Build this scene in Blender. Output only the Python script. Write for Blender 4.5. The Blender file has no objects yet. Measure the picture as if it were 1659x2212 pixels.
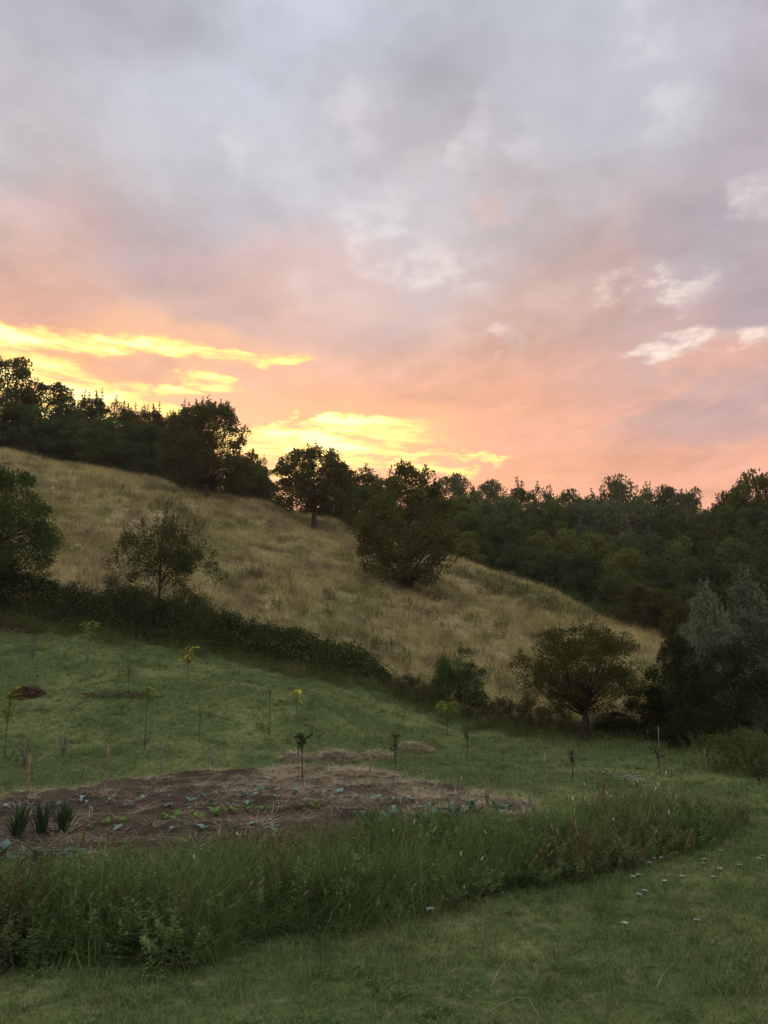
import bpy, math, random
import numpy as np
from mathutils import Vector, Matrix

random.seed(7)
RNG = np.random.default_rng(11)
SC = bpy.context.scene
COL = SC.collection
R = math.radians

# ------------------------------------------------------------------ camera
CAM_H, PITCH = 3.2, R(10.0)
VW, VH, VF = 1659.0, 2212.0, 1642.0          # picture units used for laying things out
cam_d = bpy.data.cameras.new('camera')
cam = bpy.data.objects.new('camera', cam_d)
COL.objects.link(cam)
cam.location = (0, 0, CAM_H)
cam.rotation_euler = (R(90) + PITCH, 0, 0)
cam_d.sensor_fit = 'HORIZONTAL'
cam_d.sensor_width = 36.0
cam_d.lens = 36.0 * VF / VW
cam_d.clip_end = 3000
cam_d.clip_start = 0.1
SC.camera = cam

def ray(u, v):
    xc, yc = (u - VW / 2) / VF, (VH / 2 - v) / VF
    return np.array([xc, math.cos(PITCH) - yc * math.sin(PITCH), math.sin(PITCH) + yc * math.cos(PITCH)])

def at(u, v, Y):
    d = ray(u, v)
    return np.array([0, 0, CAM_H]) + d * (Y / d[1])

def azel(u, v):
    d = ray(u, v)
    d = d / np.linalg.norm(d)
    return math.degrees(math.atan2(d[0], d[1])), math.degrees(math.asin(d[2]))

def lin(r, g, b):
    f = lambda c: (c / 255 / 12.92) if c / 255 <= .04045 else ((c / 255 + .055) / 1.055) ** 2.4
    return (f(r), f(g), f(b), 1.0)

# ------------------------------------------------------------------ view
vs = SC.view_settings
vs.view_transform = 'Standard'
vs.look = 'None'
vs.exposure = 0.0
vs.gamma = 1.0
vs.use_curve_mapping = False
SC.cycles.use_denoising = True
SC.cycles.max_bounces = 4
SC.cycles.diffuse_bounces = 2
SC.cycles.transmission_bounces = 3
SC.cycles.use_fast_gi = True
SC.cycles.fast_gi_method = 'REPLACE'
SC.cycles.ao_bounces_render = 1
SC.cycles.use_adaptive_sampling = True
SC.cycles.adaptive_threshold = .02
SC.cycles.glossy_bounces = 1
SC.cycles.volume_bounces = 1
SC.cycles.transparent_max_bounces = 4
SC.cycles.caustics_reflective = False
SC.cycles.caustics_refractive = False

# ------------------------------------------------------------------ node helper
class NT:
    def __init__(s, tree):
        s.t = tree
    def n(s, kind, **kw):
        nd = s.t.nodes.new(kind)
        for k, v in kw.items():
            setattr(nd, k, v)
        return nd
    def link(s, a, b):
        s.t.links.new(a, b)
    def put(s, sock, val):
        if hasattr(val, 'is_linked'):
            s.link(val, sock)
        else:
            sock.default_value = val
    def math(s, op, a, b=0.0, c=0.0, clamp=False):
        nd = s.n('ShaderNodeMath', operation=op, use_clamp=clamp)
        for i, x in enumerate((a, b, c)):
            s.put(nd.inputs[i], x)
        return nd.outputs[0]
    def vmath(s, op, a, b=(0, 0, 0), scale=None):
        nd = s.n('ShaderNodeVectorMath', operation=op)
        s.put(nd.inputs[0], a)
        s.put(nd.inputs[1], b)
        if scale is not None:
            s.put(nd.inputs['Scale'], scale)
        return nd.outputs['Value'] if op in ('LENGTH', 'DOT_PRODUCT', 'DISTANCE') else nd.outputs[0]
    def mix(s, fac, a, b, mode='MIX'):
        nd = s.n('ShaderNodeMix', data_type='RGBA', blend_type=mode)
        nd.clamp_factor = True
        s.put(nd.inputs[0], fac)
        s.put(nd.inputs[6], a)
        s.put(nd.inputs[7], b)
        return nd.outputs[2]
    def rng(s, x, a, b, c=0.0, d=1.0, mode='SMOOTHSTEP'):
        nd = s.n('ShaderNodeMapRange', interpolation_type=mode)
        nd.clamp = True if mode == 'LINEAR' else nd.clamp
        for i, v in zip((0, 1, 2, 3, 4), (x, a, b, c, d)):
            s.put(nd.inputs[i], v)
        return nd.outputs[0]
    def noise(s, vec, scale, detail=3.0, rough=.55, dist=0.0, dim='3D'):
        nd = s.n('ShaderNodeTexNoise', noise_dimensions=dim)
        s.put(nd.inputs['Vector'], vec)
        nd.inputs['Scale'].default_value = scale
        nd.inputs['Detail'].default_value = detail
        nd.inputs['Roughness'].default_value = rough
        nd.inputs['Distortion'].default_value = dist
        return nd
    def ramp(s, fac, stops):
        nd = s.n('ShaderNodeValToRGB')
        e = nd.color_ramp.elements
        while len(e) < len(stops):
            e.new(.5)
        for el, (p, c) in zip(e, stops):
            el.position = p
            el.color = c if len(c) == 4 else (*c, 1)
        s.put(nd.inputs[0], fac)
        return nd.outputs[0]

# ------------------------------------------------------------------ sky (world)
SUN_AZ, SUN_EL = R(-9.3), R(11.0)
world = bpy.data.worlds.new('World')
SC.world = world
world.use_nodes = True
world.cycles.sampling_method = 'MANUAL'
world.cycles.sample_map_resolution = 256
world.node_tree.nodes.clear()
world.light_settings.distance = 5.0
W = NT(world.node_tree)

def build_sky():
    tc = W.n('ShaderNodeTexCoord')
    d = W.vmath('NORMALIZE', tc.outputs['Generated'])
    sep = W.n('ShaderNodeSeparateXYZ')
    W.link(d, sep.inputs[0])
    x, y, z = sep.outputs
    deg = 180 / math.pi
    az = W.math('MULTIPLY', W.math('ARCTAN2', x, y), deg)
    el = W.math('MULTIPLY', W.math('ARCSINE', z), deg)
    comb = W.n('ShaderNodeCombineXYZ')
    W.link(az, comb.inputs[0]); W.link(el, comb.inputs[1]); comb.inputs[2].default_value = 1.0
    p0 = comb.outputs[0]
    # cloud deck coordinates: a level sheet of cloud seen from below
    den = W.math('ADD', W.math('MAXIMUM', z, 0.0), .22)
    comb2 = W.n('ShaderNodeCombineXYZ')
    W.link(W.math('DIVIDE', x, den), comb2.inputs[0])
    W.link(W.math('DIVIDE', y, den), comb2.inputs[1])
    q = comb2.outputs[0]
    nA = W.noise(q, 1.9, 3, .55, 0, '2D')
    nB = W.noise(q, 5.5, 3, .6, 0, '2D')
    nC = W.noise(q, 14.0, 4, .62, 0, '2D')
    # warp for the gap shapes
    nA2 = W.noise(q, 1.9, 3, .55, 0, '2D'); nB2 = W.noise(q, 5.5, 3, .6, 0, '2D')
    wv = W.vmath('SUBTRACT', nB2.outputs['Color'], (.5, .5, 0))
    wv2 = W.vmath('SUBTRACT', nC.outputs['Color'], (.5, .5, 0))
    wA = W.vmath('SUBTRACT', nA2.outputs['Color'], (.5, .5, 0))
    p = W.vmath('ADD', p0, W.vmath('MULTIPLY', wv, (9.0, 2.2, 0)))
    p = W.vmath('ADD', p, W.vmath('MULTIPLY', wv2, (2.6, .8, 0)))
    psoft = W.vmath('ADD', p0, W.vmath('MULTIPLY', wA, (14.0, 7.0, 0)))
    # base colour by height
    base = W.ramp(W.rng(W.math('ADD', el, W.math('MULTIPLY', W.math('SUBTRACT', nA.outputs[0], .5), 16.0)), 0.0, 70.0, 0, 1, 'LINEAR'), [
        (0.00, lin(232, 150, 122)),
        (0.17, lin(228, 166, 142)),
        (0.26, lin(219, 174, 156)),
        (0.36, lin(206, 179, 172)),
        (0.46, lin(194, 186, 189)),
        (0.58, lin(186, 189, 200)),
        (0.75, (.66, .72, .82, 1)),
        (1.00, (.80, .86, .96, 1))])
    # sideways change: warm round the sunset, mauve away from it
    daz = W.math('SUBTRACT', az, -14.0)
    near = W.rng(W.math('ABSOLUTE', daz), 8.0, 60.0, 1, 0)
    low = W.rng(el, 12.0, 27.0, 1, 0)
    warm = W.math('MULTIPLY', near, low)
    base = W.mix(W.math('MULTIPLY', warm, .80), base, lin(251, 172, 120))
    away = W.math('MULTIPLY', W.rng(daz, 22.0, 50.0), W.rng(el, 10.0, 20.0))
    base = W.mix(W.math('MULTIPLY', away, .5), base, lin(183, 172, 184))
    back = W.math('MULTIPLY', W.rng(W.math('ABSOLUTE', daz), 60.0, 130.0), W.rng(el, 45.0, 75.0, 1, 0))
    base = W.mix(W.math('MULTIPLY', back, .75), base, lin(206, 213, 224))

    # lumps of the cloud deck
    lump = W.rng(nA.outputs[0], .30, .70, .88, 1.12, 'LINEAR')
    lump = W.math('MULTIPLY', lump, W.rng(nB.outputs[0], .30, .70, .90, 1.09, 'LINEAR'))
    base = W.vmath('SCALE', base, scale=lump)
    base = W.mix(W.rng(el, -6.0, 1.0, 1, 0), base, (.10, .09, .07, 1))
    plain = base
    def blobs(lst, vec, soft=(1.0, .25)):
        tot = None
        for (u1, v1, u2, v2, th, s) in lst:
            a1, e1 = azel(u1, v1)
            a2, e2 = azel(u2, v2)
            L = max(math.hypot(a2 - a1, e2 - e1) / 2, .5) * 1.15
            B = math.degrees(th / VF)
            g = math.atan2(e2 - e1, a2 - a1); c, sn = math.cos(g), math.sin(g)
            ma, mb = (a1 + a2) / 2, (e1 + e2) / 2
            ka = W.vmath('DOT_PRODUCT', vec, (c / L, sn / L, -(c * ma + sn * mb) / L))
            kb = W.vmath('DOT_PRODUCT', vec, (-sn / B, c / B, -(-sn * ma + c * mb) / B))
            r2 = W.math('MULTIPLY_ADD', ka, ka, W.math('MULTIPLY', kb, kb))
            m = W.rng(r2, soft[0] ** 2, soft[1] ** 2, 0, s)
            tot = m if tot is None else W.math('MAXIMUM', tot, m)
        return tot
    # broad darker and lighter banks
    dark = blobs([
        (380, 650, 620, 500, 190, .8), (1380, 480, 1700, 560, 120, 1.0), (1500, 640, 1720, 680, 60, 1.0),
        (560, 690, 900, 700, 40, .5), (1400, 300, 1700, 250, 110, .6), (150, 470, 520, 620, 110, .6),
        (1350, 930, 1660, 880, 60, .7), (1150, 760, 1500, 800, 90, .45), (900, 160, 1250, 220, 90, .4), (100, 30, 400, 60, 70, .45)], psoft, (1.5, .0))
    base = W.mix(W.math('MULTIPLY', dark, .66), base, lin(166, 156, 166))
    light = blobs([(1000, 120, 1450, 160, 150, .8), (200, 260, 700, 420, 130, .6), (700, 560, 1100, 500, 110, .5),
                   (1150, 330, 1250, 420, 90, .5)], psoft, (1.5, 0))
    base = W.mix(W.math('MULTIPLY', light, .55), base, lin(203, 209, 220))
    rosy = blobs([(480, 660, 760, 620, 90, .6), (1000, 880, 1300, 820, 60, .6), (0, 660, 200, 590, 120, .5),
                  (1480, 790, 1640, 745, 22, .9), (1040, 450, 1080, 455, 16, .4), (1380, 860, 1460, 835, 12, .8),
                  (1540, 1020, 1700, 985, 34, 1.0), (1250, 1050, 1500, 1010, 45, .5), (850, 960, 1200, 920, 60, .8)], p, (2.0, 0))
    base = W.mix(W.math('MULTIPLY', rosy, .55), base, lin(240, 176, 148))
    comb4 = W.n('ShaderNodeCombineXYZ')
    W.link(W.math('MULTIPLY', az, .07), comb4.inputs[0]); W.link(W.math('SUBTRACT', W.math('MULTIPLY', el, .50), W.math('MULTIPLY', az, .17)), comb4.inputs[1])
    nS = W.noise(comb4.outputs[0], 1.0, 4, .6, 0, '2D')
    strk = W.math('MULTIPLY', W.rng(nS.outputs[0], .46, .70), W.math('MULTIPLY', W.rng(el, 13.0, 26.0, 1, 0), W.rng(az, -10.0, 5.0)))
    base = W.mix(W.math('MULTIPLY', strk, .5), base, lin(250, 178, 150))
    base = W.vmath('SCALE', base, scale=W.rng(nC.outputs[0], .30, .70, .96, 1.035, 'LINEAR'))
    # thin spots: small cream gaps
    white = blobs([
        (770, 470, 900, 540, 62, .75), (1035, 240, 1055, 330, 34, .8), (1330, 50, 1430, 110, 55, .7), (1430, 215, 1510, 230, 40, .6),
        (1380, 620, 1520, 600, 30, 1.0), (1430, 650, 1480, 630, 26, 1.0), (1590, 445, 1660, 420, 24, 1.1), (1060, 725, 1085, 735, 22, .9),
        (1450, 752, 1560, 735, 14, 1.2), (1590, 735, 1680, 722, 14, 1.2), (880, 560, 1030, 580, 34, .6), (500, 330, 560, 350, 30, .6),
        (780, 240, 840, 250, 40, .5), (1150, 310, 1210, 300, 34, .5)], p, (2.0, 0))
    wh = W.math('MULTIPLY', white, W.rng(W.math('ADD', W.math('MULTIPLY', nB.outputs[0], .45), W.math('MULTIPLY', nC.outputs[0], .55)), .44, .66))
    base = W.mix(W.math('MULTIPLY', white, .20), base, lin(220, 214, 217))
    base = W.mix(W.math('MULTIPLY', wh, W.rng(el, 26.0, 34.0, .72, .42)), base, W.mix(W.rng(el, 22.0, 34.0), (1.0, .84, .68, 1), lin(232, 226, 228)))
    # golden openings over the sunset
    gold = blobs([
        (-60, 702, 150, 736, 16, 1.0), (100, 736, 330, 742, 13, 1.0), (330, 752, 470, 764, 8, .8), (430, 768, 620, 772, 10, .85),
        (-60, 795, 120, 850, 46, 1.0), (60, 850, 280, 862, 24, 1.0), (-40, 850, 250, 900, 40, .9), (340, 890, 420, 885, 18, .7),
        (390, 818, 500, 830, 10, .85), (370, 846, 440, 848, 10, .85), (520, 935, 830, 925, 15, 1.0), (510, 964, 820, 952, 25, 1.0), (640, 914, 810, 915, 9, 1.0),
        (540, 1000, 760, 1005, 26, .75), (840, 982, 1030, 985, 8, .85), (860, 1010, 1000, 1022, 12, .7), (1030, 890, 1110, 880, 6, .2)], p, (1.9, 0))
    goldsoft = blobs([(-60, 840, 200, 880, 80, 1.0), (0, 735, 340, 750, 50, .8), (300, 755, 640, 780, 45, .7), (520, 970, 950, 980, 110, .9), (380, 840, 500, 835, 70, .7)], psoft, (1.6, 0))
    base = W.mix(W.math('MULTIPLY', goldsoft, .6), base, (1.08, .55, .24, 1))
    comb3 = W.n('ShaderNodeCombineXYZ')                      # long thin streaks along the horizon
    W.link(W.math('MULTIPLY', az, .16), comb3.inputs[0]); W.link(W.math('MULTIPLY', W.math('ADD', el, W.math('MULTIPLY', az, .06)), 1.15), comb3.inputs[1])
    nD = W.noise(comb3.outputs[0], 1.0, 4, .6, 0, '2D')
    gm = W.math('MULTIPLY', gold, W.rng(W.math('ADD', W.math('MULTIPLY', nD.outputs[0], .85), W.math('MULTIPLY', nC.outputs[0], .15)), .28, .62, .22, 1.0))
    base = W.mix(W.math('MULTIPLY', W.rng(gm, .0, .40), .85), base, (1.14, .60, .25, 1))
    base = W.mix(W.rng(gm, .18, .72), base, (1.42, .92, .27, 1))
    base = W.mix(W.rng(gm, .60, 1.0), base, (1.65, 1.32, .58, 1))
    sky = W.n('ShaderNodeTexSky', sky_type='NISHITA')
    sky.sun_disc = False
    sky.sun_elevation = SUN_EL
    sky.sun_rotation = SUN_AZ
    bg1 = W.n('ShaderNodeBackground')
    W.link(sky.outputs[0], bg1.inputs[0])
    bg1.inputs[1].default_value = 0.006
    # the single gaps and banks lie within this part of the sky; elsewhere only the even cloud deck is worked out
    part = W.math('MULTIPLY', W.rng(W.math('ABSOLUTE', az), 38.0, 52.0, 1, 0), W.math('MULTIPLY', W.rng(el, 46.0, 60.0, 1, 0), W.rng(el, -3.0, 0.0)))
    bg2 = W.n('ShaderNodeBackground')
    W.link(base, bg2.inputs[0])
    bg2.inputs[1].default_value = 1.06
    bg3 = W.n('ShaderNodeBackground')
    W.link(plain, bg3.inputs[0])
    bg3.inputs[1].default_value = 1.06
    mxs = W.n('ShaderNodeMixShader')
    W.link(part, mxs.inputs[0]); W.link(bg3.outputs[0], mxs.inputs[1]); W.link(bg2.outputs[0], mxs.inputs[2])
    add = W.n('ShaderNodeAddShader')
    W.link(bg1.outputs[0], add.inputs[0]); W.link(mxs.outputs[0], add.inputs[1])
    out = W.n('ShaderNodeOutputWorld')
    W.link(add.outputs[0], out.inputs[0])
build_sky()

sun_d = bpy.data.lights.new('sun', 'SUN')
sun_d.energy = 1.4
sun_d.angle = R(10)
sun_d.color = (1.0, .62, .30)
sun = bpy.data.objects.new('sun', sun_d)
COL.objects.link(sun)
sdir = Vector((math.sin(SUN_AZ) * math.cos(SUN_EL), math.cos(SUN_AZ) * math.cos(SUN_EL), math.sin(SUN_EL)))
sun.rotation_euler = (-sdir).to_track_quat('-Z', 'Y').to_euler()
sun.location = sdir * 200

# ------------------------------------------------------------------ numeric helpers
def vnoise(x, y, scale, seed=0, octaves=3, gain=.5):
    """value noise in 0..1"""
    x = np.asarray(x, float); y = np.asarray(y, float)
    tot = np.zeros(np.broadcast(x, y).shape); amp = 1.0; norm = 0.0; s = scale
    for o in range(octaves):
        tab = np.random.default_rng(seed * 31 + o + 5).random((64, 64))
        xs, ys = x * s, y * s
        xi, yi = np.floor(xs).astype(int), np.floor(ys).astype(int)
        fx, fy = xs - xi, ys - yi
        fx = fx * fx * (3 - 2 * fx); fy = fy * fy * (3 - 2 * fy)
        a = tab[xi % 64, yi % 64]; b = tab[(xi + 1) % 64, yi % 64]
        c = tab[xi % 64, (yi + 1) % 64]; d = tab[(xi + 1) % 64, (yi + 1) % 64]
        tot = tot + amp * ((a * (1 - fx) + b * fx) * (1 - fy) + (c * (1 - fx) + d * fx) * fy)
        norm += amp; amp *= gain; s *= 2.03
    return tot / norm

def sstep(x, a, b):
    t = np.clip((np.asarray(x, float) - a) / (b - a), 0, 1)
    return t * t * (3 - 2 * t)

# ------------------------------------------------------------------ terrain heightfield
ctrl = []
for u, v, Y in [(0, 1600, 23), (430, 1600, 23), (190, 1430, 31), (407, 1480, 29), (0, 1430, 31), (640, 1510, 28), (583, 1590, 24.5),
                (-200, 1600, 23), (-250, 1330, 35),
                (0, 1335, 36), (350, 1385, 36), (600, 1440, 35.5), (840, 1495, 34), (970, 1590, 29), (1265, 1597, 27.5),
                (950, 1500, 36), (1050, 1400, 45), (1050, 1290, 60), (885, 1270, 57), (680, 1152, 80), (450, 1072, 80), (0, 978, 78), (220, 1015, 79),
                (560, 1090, 80), (-250, 900, 76),
                (0, 1200, 47), (250, 1200, 47), (500, 1250, 48), (500, 1150, 62), (250, 1085, 62), (0, 1085, 60), (-250, 1150, 46), (700, 1300, 46), (700, 1210, 60), (340, 1320, 39),
                (790, 1190, 72), (745, 1128, 90), (990, 1212, 78), (1200, 1292, 67), (1310, 1348, 58), (1450, 1392, 50), (1300, 1400, 45), (1420, 1480, 38),
                (1180, 1350, 55), (1550, 1425, 46), (1100, 1254, 73), (1380, 1368, 54), (1260, 1322, 62)]:
    ctrl.append(at(u, v, Y))
for p in [(0, 0, 1.6), (-10, 0, 1.6), (10, 0, 1.6), (0, -20, 2), (-20, -20, 2), (20, -20, 2), (0, 4, .75), (-6, 4, .75), (6, 4, .75),
          (0, 7.2, 0), (-6, 7.2, 0), (6, 7.2, 0), (-6, 10, 0), (0, 10, 0), (6, 10, 0), (-8, 14, 0), (0, 14, 0), (8, 14, 0), (-10, 18, 0.05), (-5, 18.5, 0), (0, 19, 0), (5, 19, 0), (10, 20, 0),
          (1.5, 23.5, 0), (7, 24, 0), (13, 24, 0), (16, 30, .1), (20, 40, .4), (24, 22, 0), (18, 12, 0), (30, 10, 0), (-18, 12, .2), (-30, 10, 1.5), (-25, 24, 2.2), (-40, 30, 7),
          (25, 62, 1.6), (33, 62, .8), (20, 80, 5), (32, 80, 2), (45, 75, 1.5), (30, 100, 8), (55, 100, 8), (12, 100, 12), (0, 115, 16), (-15, 105, 19), (40, 140, 13), (-40, 120, 22), (-45, 95, 22), (-80, 100, 25),
          (-80, 60, 20), (60, 40, 0), (90, 70, 2), (60, 140, 13), (0, 160, 17), (-100, 160, 22), (100, 160, 14), (-150, 0, 8), (150, 0, 0), (0, -150, 4),
          (0, 300, 14), (250, 200, 10), (-250, 200, 16), (-300, -100, 8), (300, -100, 4), (0, -300, 5), (0, 600, 14), (500, 300, 8), (-500, 300, 14)]:
    ctrl.append(np.array(p, float))
ctrl = np.array(ctrl)
def _phi(r2):
    return np.sqrt(r2 + 9.0)
_d2 = ((ctrl[:, None, :2] - ctrl[None, :, :2]) ** 2).sum(-1)
_n = len(ctrl)
_A = np.zeros((_n + 1, _n + 1))
_A[:_n, :_n] = _phi(_d2) - np.eye(_n) * .35
_A[:_n, _n] = 1; _A[_n, :_n] = 1
_w = np.linalg.solve(_A, np.append(ctrl[:, 2], 0))

def zt(x, y):
    x = np.atleast_1d(np.asarray(x, float)); y = np.atleast_1d(np.asarray(y, float))
    out = np.empty(x.shape)
    xf, yf, of = x.ravel(), y.ravel(), out.reshape(-1)
    for i in range(0, len(xf), 20000):
        sl = slice(i, i + 20000)
        of[sl] = _phi((xf[sl, None] - ctrl[None, :, 0]) ** 2 + (yf[sl, None] - ctrl[None, :, 1]) ** 2) @ _w[:_n] + _w[_n]
    res = of.reshape(x.shape)
    far = sstep(y, 26, 48)
    res = res + (vnoise(x, y, .7, 3, 2) - .5) * .05 + (vnoise(x, y, .16, 4, 2) - .5) * (.10 + .75 * far)
    return res

def z1(x, y):
    return float(zt(x, y)[0])

_ys = np.concatenate([np.arange(4.5, 40, .25), np.arange(40, 140, .5)])
def ground(u, v):
    """first point of the terrain that the line of sight through a picture position meets"""
    d = ray(u, v); d = d / d[1]
    zr = CAM_H + d[2] * _ys
    dz = zr - zt(d[0] * _ys, _ys)
    k = np.argmax(dz < 0)
    if not (dz < 0).any():
        k = len(_ys) - 1
    a = dz[k - 1] / (dz[k - 1] - dz[k]) if k > 0 else 0
    Y = _ys[k - 1] + a * (_ys[k] - _ys[k - 1]) if k > 0 else _ys[0]
    x = d[0] * Y
    return np.array([x, Y, z1(x, Y)])

def stand(u, Y):
    """ground point at distance Y in picture column u"""
    d = ray(u, 1300)
    x = d[0] / d[1] * Y
    return np.array([x, Y, z1(x, Y)])

def top_height(u, v, Y, base_z):
    d = ray(u, v)
    return CAM_H + d[2] / d[1] * Y - base_z

# hedge line: the mown plot lies before it, the dry meadow behind it
HEDGE = np.array([[-60, 33.0], [-26, 36.2], *[at(u, v, Y)[:2] for u, v, Y in [(0, 1335, 37), (350, 1385, 37), (600, 1440, 36.5), (840, 1495, 35), (970, 1540, 33), (1100, 1560, 31.5), (1265, 1585, 30.5), (1450, 1600, 28.5), (1700, 1600, 27.5)]], [40, 27.5], [80, 30]])
def hedge_y(x):
    return np.interp(x, HEDGE[:, 0], HEDGE[:, 1])
def dryness(x, y):
    return sstep(y - hedge_y(x) + (vnoise(x, y, .5, 9, 2) - .5) * 1.6, -1.2, .5)

# ------------------------------------------------------------------ mesh helpers
def np_mesh(name, V, Q, smooth=False):
    """mesh from vertices and quads/tris given as one int array (n,3|4)"""
    me = bpy.data.meshes.new(name)
    V = np.asarray(V, np.float32); Q = np.asarray(Q, np.int32)
    k = Q.shape[1]
    me.vertices.add(len(V)); me.vertices.foreach_set('co', V.ravel())
    me.loops.add(Q.size); me.loops.foreach_set('vertex_index', Q.ravel())
    me.polygons.add(len(Q)); me.polygons.foreach_set('loop_start', np.arange(0, Q.size, k, dtype=np.int32))
    me.update(calc_edges=True)
    if smooth:
        me.polygons.foreach_set('use_smooth', np.ones(len(Q), bool))
    return me

class Tubes:
    """collects tapered tubes (quads)"""
    def __init__(s):
        s.V = []; s.Q = []; s.n = 0
    def add(s, pts, rad, sides=5):
        pts = np.asarray(pts, float); m = len(pts)
        rad = np.broadcast_to(np.asarray(rad, float), (m,)) if np.ndim(rad) else np.full(m, rad)
        tan = np.gradient(pts, axis=0)
        tan /= np.linalg.norm(tan, axis=1, keepdims=True) + 1e-9
        ref = np.array([0, 0, 1.0]) if abs(tan[:, 2]).mean() < .8 else np.array([1.0, 0, 0])
        a = np.cross(tan, ref); a /= np.linalg.norm(a, axis=1, keepdims=True) + 1e-9
        b = np.cross(tan, a)
        th = np.arange(sides) / sides * 2 * math.pi
        ring = pts[:, None, :] + rad[:, None, None] * (np.cos(th)[None, :, None] * a[:, None, :] + np.sin(th)[None, :, None] * b[:, None, :])
        i = np.arange(m - 1)[:, None] * sides; j = np.arange(sides)[None, :]; j2 = (j + 1) % sides
        q = np.stack([i + j, i + j2, i + sides + j2, i + sides + j], -1).reshape(-1, 4) + s.n
        s.V.append(ring.reshape(-1, 3)); s.Q.append(q); s.n += m * sides
        # closing cap at the tip
        tip = s.n
        s.V.append(pts[-1:] + tan[-1:] * rad[-1] * .4); s.n += 1
        base = tip - sides
        s.Q.append(np.array([[base + k, base + (k + 1) % sides, tip, tip] for k in range(sides)]))
    def mesh(s, name):
        V = np.concatenate(s.V); Q = np.concatenate(s.Q)
        me = bpy.data.meshes.new(name)
        faces = [tuple(dict.fromkeys(f)) for f in Q.tolist()]
        me.from_pydata(V.tolist(), [], faces)
        me.polygons.foreach_set('use_smooth', np.ones(len(me.polygons), bool))
        me.update()
        return me

def unit(v):
    return v / (np.linalg.norm(v, axis=-1, keepdims=True) + 1e-9)

def leaf_arrays(c, axis, nrm, L, Wd, fold=.0):
    """pointed leaves: 4 corners each (base, side, tip, side)"""
    axis = unit(axis); side = unit(np.cross(axis, nrm)); up = np.cross(side, axis)
    L = np.broadcast_to(L, (len(c),))[:, None]; Wd = np.broadcast_to(Wd, (len(c),))[:, None]
    a = c; b = c + axis * L * .45 + side * Wd * .5 + up * fold * Wd; t = c + axis * L; e = c + axis * L * .45 - side * Wd * .5 + up * fold * Wd
    V = np.stack([a, b, t, e], 1).reshape(-1, 3)
    Q = np.arange(len(c) * 4).reshape(-1, 4)
    return V, Q

def rand_dirs(n, rng):
    return unit(rng.normal(size=(n, 3)))

def bez(p0, p1, p2, n=6):
    t = np.linspace(0, 1, n)[:, None]
    return (1 - t) ** 2 * np.asarray(p0) + 2 * t * (1 - t) * np.asarray(p1) + t * t * np.asarray(p2)

# ------------------------------------------------------------------ object helpers
def link(o, parent=None):
    COL.objects.link(o)
    if parent is not None:
        o.parent = parent
    return o

def mesh_obj(name, me, mat, parent=None):
    o = bpy.data.objects.new(name, me)
    if mat is not None and len(me.materials) == 0:
        me.materials.append(mat)
    return link(o, parent)

def tag(o, label, cat=None, group=None, kind=None):
    o['label'] = label
    if cat: o['category'] = cat
    if group: o['group'] = group
    if kind: o['kind'] = kind
    return o

def thing(name, label, cat, loc=(0, 0, 0), rz=0.0, group=None, scale=(1, 1, 1)):
    o = bpy.data.objects.new(name, None)
    o.empty_display_size = .2
    o.location = loc; o.rotation_euler = (0, 0, rz); o.scale = scale
    link(o)
    return tag(o, label, cat, group)

# ------------------------------------------------------------------ materials
def new_mat(name):
    m = bpy.data.materials.new(name)
    m.use_nodes = True
    m.node_tree.nodes.clear()
    return m, NT(m.node_tree)

def finish_mat(T, col, rough=.7, trans=0.0, spec=.25, tcol=None, bump=None):
    if spec > .29:
        bs = T.n('ShaderNodeBsdfPrincipled')
        T.put(bs.inputs['Base Color'], col)
        bs.inputs['Roughness'].default_value = rough
        bs.inputs['Specular IOR Level'].default_value = spec
    else:
        bs = T.n('ShaderNodeBsdfDiffuse')
        T.put(bs.inputs['Color'], col)
    if bump is not None:
        T.link(bump, bs.inputs['Normal'])
    sh = bs.outputs[0]
    if trans > 0:
        tr = T.n('ShaderNodeBsdfTranslucent')
        T.put(tr.inputs[0], tcol if tcol is not None else col)
        mx = T.n('ShaderNodeMixShader'); mx.inputs[0].default_value = trans
        T.link(sh, mx.inputs[1]); T.link(tr.outputs[0], mx.inputs[2]); sh = mx.outputs[0]
    o = T.n('ShaderNodeOutputMaterial')
    T.link(sh, o.inputs[0])

def leaf_mat(name, stops, trans=.3, scale=.6, rough=.6, spec=.25, amount=.6):
    """stops: albedo colours from dark to light"""
    m, T = new_mat(name)
    geo = T.n('ShaderNodeNewGeometry')
    oi = T.n('ShaderNodeObjectInfo')
    nz = T.noise(geo.outputs['Position'], scale, 2)
    f = T.math('ADD', T.math('MULTIPLY', geo.outputs['Random Per Island'], amount), T.math('MULTIPLY', T.rng(nz.outputs[0], .3, .7), 1 - amount))
    n = len(stops)
    c = T.ramp(f, [(i / (n - 1), s) for i, s in enumerate(stops)])
    c = T.vmath('SCALE', c, scale=T.rng(oi.outputs['Random'], 0, 1, .82, 1.2, 'LINEAR'))
    finish_mat(T, c, rough, trans, spec, tcol=T.mix(.5, c, (.16, .13, .02, 1)))
    return m

def field_mat(name, layers, base, trans=.25, rnd=.35, rough=.75, island=True):
    """blades and litter: colour patches follow the field (world position), with blade-to-blade change"""
    m, T = new_mat(name)
    geo = T.n('ShaderNodeNewGeometry')
    c = base if len(base) == 4 else (*base, 1)
    for (scale, lo, hi, colr, amt, off) in layers:
        nz = T.noise(T.vmath('ADD', geo.outputs['Position'], off), scale, 2, .6, 0, '2D')
        c = T.mix(T.math('MULTIPLY', T.rng(nz.outputs[0], lo, hi), amt), c, (*colr, 1))
    if island:
        k = T.rng(geo.outputs['Random Per Island'], 0, 1, 1 - rnd, 1 + rnd, 'LINEAR')
        c = T.vmath('SCALE', c, scale=k)
    finish_mat(T, c, rough, trans, .15)
    return m

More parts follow.
